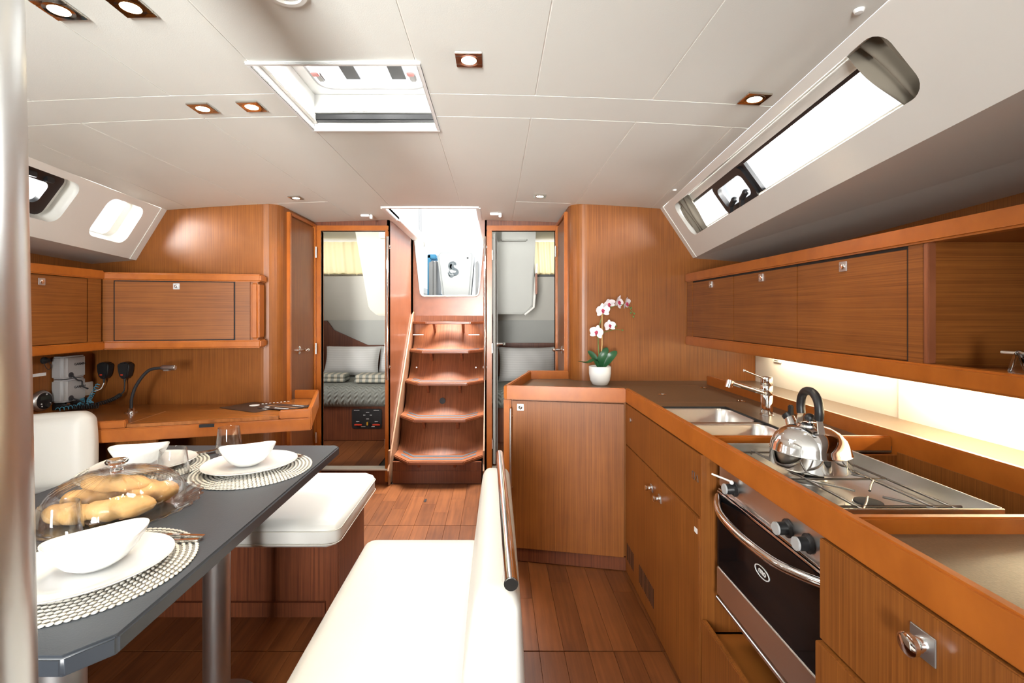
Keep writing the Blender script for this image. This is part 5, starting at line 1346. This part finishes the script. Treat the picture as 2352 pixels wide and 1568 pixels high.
# ================================================================ CEILING FITTINGS
lights = [(-.997, 1.064, 'square recessed downlight over the table, forward pair, mast side'), (-.83, 1.06, 'square recessed downlight over the table, forward pair, bench side'),
          (-.99, 1.576, 'square recessed downlight left of the deck hatch, outer of the pair'), (-.822, 1.571, 'square recessed downlight left of the deck hatch, next to the hatch'),
          (-.073, 1.281, 'square recessed downlight on the panel right of the deck hatch'), (.801, 1.44, 'square recessed downlight beside the long galley window'),
          (-1.187, 2.773, 'small recessed downlight in front of the tall door by the chart desk'), (.261, 2.736, 'small recessed downlight in front of the right cabin doorway')]
def downlight(i, x, y, lab):
    z = zc(x); sl = math.atan(.048 * (x + .45)); s = .036
    t = thing('ceiling_downlight', lab, 'light', (x, y, z), 'square recessed ceiling downlights')
    mt = Matrix.Translation((x, y, z)) @ Matrix.Rotation(sl, 4, 'Y')
    ringbox(G(), -s, s, -s, s, -.0065, -.0002, .0155).xf(mt).obj('bezel', 'chrome_dark', t, bevel=.0012)
    G().lathe([(.021, -.0065), (.030, -.0068), (.030, -.0005), (.021, -.0005)], (0, 0, 0), 30, close=True).xf(mt).obj('inner_ring', 'chrome_dark', t)
    G().lathe([(0, -.0052), (.0212, -.0052), (.0212, -.003), (0, -.003)], (0, 0, 0), 28).xf(mt).obj('bulb', 'lamp', t)
    d = bpy.data.lights.new('downlight_beam', 'SPOT'); d.energy = 5.0; d.color = (1, .80, .55); d.spot_size = math.radians(115); d.spot_blend = .8; d.shadow_soft_size = .02
    o = bpy.data.objects.new('downlight_beam', d); COL.objects.link(o); o.location = (x, y, z - .02)
M['chrome_dark'] = plain('mirror_chrome', (.70, .66, .6), .05, 1.0)
for i, (x, y, l) in enumerate(lights): downlight(i, x, y, l)
sp_ = thing('ceiling_speaker', 'round white ceiling speaker ring in front of the deck hatch', 'speaker', (-.46, 1.02, zc(-.46)))
G().lathe([(.0, -.002), (.034, -.003), (.036, -.008), (.046, -.008), (.048, -.0005), (0, -.0005)], (-.46, 1.015, zc(-.46)), 36).obj('ring', 'gel', sp_, smooth=40)
for x, y, l in ((.798, 1.023, 'small white screw cap on the deckhead near the long window'), (.951, 2.47, 'small white screw cap on the deckhead above the galley corner')):
    tag(G().lathe([(0, -.009), (.008, -.008), (.011, -.003), (.011, -.0003), (0, -.0003)], (x, y, zc(x)), 16).obj('screw_cap', 'white', smooth=50), l, 'cap')
for x, y, l in ((-.915, 3.30, 'small white latch block on the deckhead over the left cabin doorway'), (-.003, 3.25, 'small white latch block on the deckhead over the right cabin doorway')):
    tag(G().box(x - .035, x + .025, y - .02, y + .02, zc(x) - .016, zc(x) - .0005).box(x + .025, x + .045, y - .012, y + .012, zc(x) - .03, zc(x) - .0005).obj('deckhead_latch', 'white', bevel=.003), l, 'latch')

# ================================================================ AFT CABIN FURNISHINGS
bd = thing('cabin_berth', 'left cabin berth with grey zigzag quilt over a dark wood base', 'bed', (-1.6, 4.7, .116))
G().box(-2.38, -.84, 4.27, 5.15, .1165, .44).obj('base', 'wood_red', bd, bevel=.004)
G().cushion(-2.38, -.84, 4.20, 5.14, .43, .615, .07, .01).obj('quilt', 'quilt', bd, smooth=80)
bp_ = thing('battery_switch_panel', 'black battery switch panel with red and yellow switches on the berth base', 'switch panel', (-1.17, 4.262, .23))
G().ext([(x, 4.262, z) for x, z in roundrect(-1.315, -1.04, .228, .408, .018)], (0, .008, 0)).obj('plate', 'black', bp_, bevel=.002)
for x in (-1.25, -1.085): 
    G().lathe([(0, 0), (.024, 0), (.022, -.012), (0, -.012)], (x, 4.262, .268), 18, 'y').obj('switch_boss', 'black', bp_)
    G().box(x - .036, x + .036, 4.232, 4.25, .262, .274).obj('switch_lever', 'red', bp_, bevel=.004)
G().box(-1.172, -1.162, 4.235, 4.262, .262, .292).obj('switch_lever', 'yellow', bp_, bevel=.003)
for x, z, wd in ((-1.27, .395, .05), (-1.09, .395, .05), (-1.17, .375, .03), (-1.20, .35, .02), (-1.14, .35, .02), (-1.26, .292, .03), (-1.09, .292, .03), (-1.17, .315, .025), (-1.21, .245, .04), (-1.12, .245, .03)):
    G().box(x - wd / 2, x + wd / 2, 4.2612, 4.2622, z, z + .004).obj('print', 'white_print', bp_)
def pillow(x0, x1, y, z0, h, lab, tilt, th=.10, rz=0.0):
    w = (x1 - x0)
    def fn(u, v, sgn):
        a, b = 2 * u - 1, 2 * v - 1
        pin = 1 - .06 * (1 - abs(b) ** 2) * abs(a) ** 3
        e = max(0, (1 - abs(a) ** 3.2)) ** .55 * max(0, (1 - abs(b) ** 3.2)) ** .55
        wr = .006 * math.sin(a * 9 + b * 4) * e
        return Vector((a * w / 2 * pin, sgn * th * e + wr, (b * (1 - .06 * (1 - abs(a) ** 2) * abs(b) ** 3) + 1) * h / 2))
    g = G(); n = 22
    for sgn in (-1, 1): g.grid(lambda u, v: fn(u, v, sgn), n, n)
    g.xf(Matrix.Translation(((x0 + x1) / 2, y, z0)) @ Matrix.Rotation(rz, 4, 'Z') @ Matrix.Rotation(tilt, 4, 'X'))
    tag(g.obj('pillow', 'pillow', smooth=80), lab, 'pillow')
pillow(-1.79, -1.21, 4.82, .635, .325, 'pale striped pillow propped full width at the left of the left cabin berth', -.38)
pillow(-1.24, -.85, 4.90, .635, .32, 'pale striped pillow half hidden by the companionway side in the left cabin', -.38, .07)
def towel(x0, x1, y0, y1, z0, lab):
    t = thing('folded_towel', lab, 'towel', ((x0 + x1) / 2, (y0 + y1) / 2, z0), 'folded striped towels on the berth')
    for k in range(2): G().cushion(x0 + .004 * k, x1 - .003 * k, y0 + .006 * k, y1, z0 + .036 * k, z0 + .037 + .036 * k, .016, .003).obj('fold', 'towel', t, smooth=80)
towel(-1.70, -1.43, 4.42, 4.60, .627, 'folded grey and beige striped towel on the hull side of the berth')
towel(-1.33, -1.0, 4.38, 4.60, .627, 'folded grey and beige striped towel nearer the companionway on the berth')
b2_ = thing('cabin_berth', 'right cabin berth with dark grey cover beside the galley corner', 'bed', (.5, 4.7, .116))
G().box(-.03, 1.03, 4.20, 5.15, .1165, .44).obj('base', 'wood_red', b2_, bevel=.004)
G().cushion(-.03, 1.03, 4.12, 5.15, .43, .60, .07, .01).obj('quilt', 'quilt', b2_, smooth=80)
pillow(.03, .62, 4.62, .605, .36, 'single pale striped pillow on the right cabin berth', -.36, .10)
tag(G().box(-2.0, -1.2, 3.75, 4.05, .1165, .122).obj('floor_mat', 'gel', bevel=.002), 'corner of a pale mat on the left cabin sole', 'mat') if False else None

# ================================================================ COCKPIT SEEN THROUGH THE COMPANIONWAY
struct(G().box(-.80, -.08, 4.60, 5.6, 1.28, 1.33).box(-2.6, 1.7, 5.55, 10, 1.05, 1.10).obj('floor_cockpit', 'cockpit'), 'pale cockpit sole outside')
cpd = thing('steering_pedestal', 'white cockpit table pedestal with a grey seahorse emblem', 'pedestal', (-.55, 6.3, 1.1))
py0 = 6.2
pp = [(-.69, 1.36), (-.345, 1.36), (-.285, 2.05), (-.30, 2.095), (-.345, 2.115), (-.72, 2.115), (-.765, 2.095), (-.78, 2.05)]
G().ext([(x, py0, z) for x, z in pp], (0, .35, 0)).obj('body', 'cockpit', cpd, bevel=.03, seg=3)
G().ext([(-.63, py0 + .02, 1.1), (-.40, py0 + .02, 1.1), (-.37, py0 + .02, 1.40), (-.67, py0 + .02, 1.40)], (0, .3, 0)).obj('foot', 'cockpit', cpd, bevel=.02)
for x0, x1 in ((-.90, -.845), (-.84, -.80), (-.27, -.235)):
    G().ext([(x0, py0 + .1, 1.50), ((x0 + x1) / 2, py0 + .1, 1.44), (x1, py0 + .1, 1.50), (x1, py0 + .1, 2.0), (x0, py0 + .1, 1.97)], (0, .6, 0)).obj('table_leaf', 'grey_plastic', cpd, bevel=.004)
G().lathe([(0, -.006), (.012, -.006), (.012, 0), (0, 0)], (-.37, py0, 2.02), 14, 'y').obj('screw', 'dark_print', cpd)
# seahorse emblem: head and neck sweeping into a curled tail with wave lines
def ribbon(pts, ws):
    C = bez([(p[0], 0, p[1]) for p in pts], 40); n = len(C); L = []; Rr = []
    for i, p in enumerate(C):
        t = (C[min(i + 1, n - 1)] - C[max(i - 1, 0)]).normalized(); s_ = Vector((-t.z, 0, t.x)); f = i / (n - 1) * (len(ws) - 1); k = min(int(f), len(ws) - 2); w_ = ws[k] + (ws[k + 1] - ws[k]) * (f - k)
        L.append(p + s_ * w_); Rr.append(p - s_ * w_)
    vs = L + Rr; fs = [(i, i + 1, n + i + 1, n + i) for i in range(n - 1)]
    return vs, fs
eg = G(); ec = Vector((-.565, py0 - .004, 1.87)); k_ = .105
for pts, ws in (([(-.28, -.05), (-.40, .35), (-.28, .70), (.08, 1.0)], [.10, .16, .17, .02]), ([(.08, .95), (.22, .72), (.38, .52)], [.03, .15, .05]),
                ([(-.12, .62), (-.15, .30), (.10, .05), (.48, -.12), (.55, -.45), (.25, -.62), (-.05, -.45)], [.16, .2, .13, .10, .13, .15, .02]),
                ([(-.62, -.42), (-.45, -.75), (-.05, -.86), (.35, -.72)], [.05, .07, .07, .01]), ([(-.55, -.70), (-.32, -.98), (.0, -1.02)], [.03, .05, .01]), ([(-.48, -.15), (-.42, -.42), (-.2, -.58), (.05, -.6)], [.03, .06, .06, .01])):
    vs, fs = ribbon(pts, [w_ * 1.35 for w_ in ws]); eg.add([ec + v * k_ for v in vs], fs)
eg.obj('emblem', 'logo', cpd, smooth=0)
bl = tag(G().box(-.965, -.915, 6.6, 6.9, 1.1, 2.12).box(-.965, -.84, 6.6, 6.9, 2.06, 2.12).box(-.79, -.74, 6.7, 6.9, 1.2, 1.56).obj('canvas_cover', 'tarp', bevel=.01), 'pale blue canvas cover standing beside the cockpit pedestal', 'cover')
wl = thing('backstay_pole', 'grey pole with a hanging bag at the edge of the cockpit', 'pole', (-1.13, 7.0, 1.1))
G().cyl((-1.12, 7.0, 1.1), (-1.135, 7.0, 3.1), .02, 12).obj('pole', 'steel_dull', wl, smooth=40)
G().ext([(-1.22, 7.0, 2.16), (-1.13, 7.0, 2.02), (-1.10, 7.0, 1.85), (-1.22, 7.0, 1.88), (-1.17, 7.0, 2.0)], (0, .1, 0)).obj('bag', 'logo', wl, bevel=.01)
cm = tag(G().box(-1.6, -1.25, 5.6, 8.5, 1.1, 1.62).box(-1.35, -1.18, 5.6, 8.5, 1.58, 1.72).obj('cockpit_coaming', 'cockpit', bevel=.04, seg=3), 'white moulded cockpit coaming on the left outside', 'coaming')
cm = tag(G().box(.15, .5, 5.6, 8.5, 1.1, 1.62).obj('cockpit_coaming', 'cockpit', bevel=.04, seg=3), 'white moulded cockpit coaming on the right outside', 'coaming')
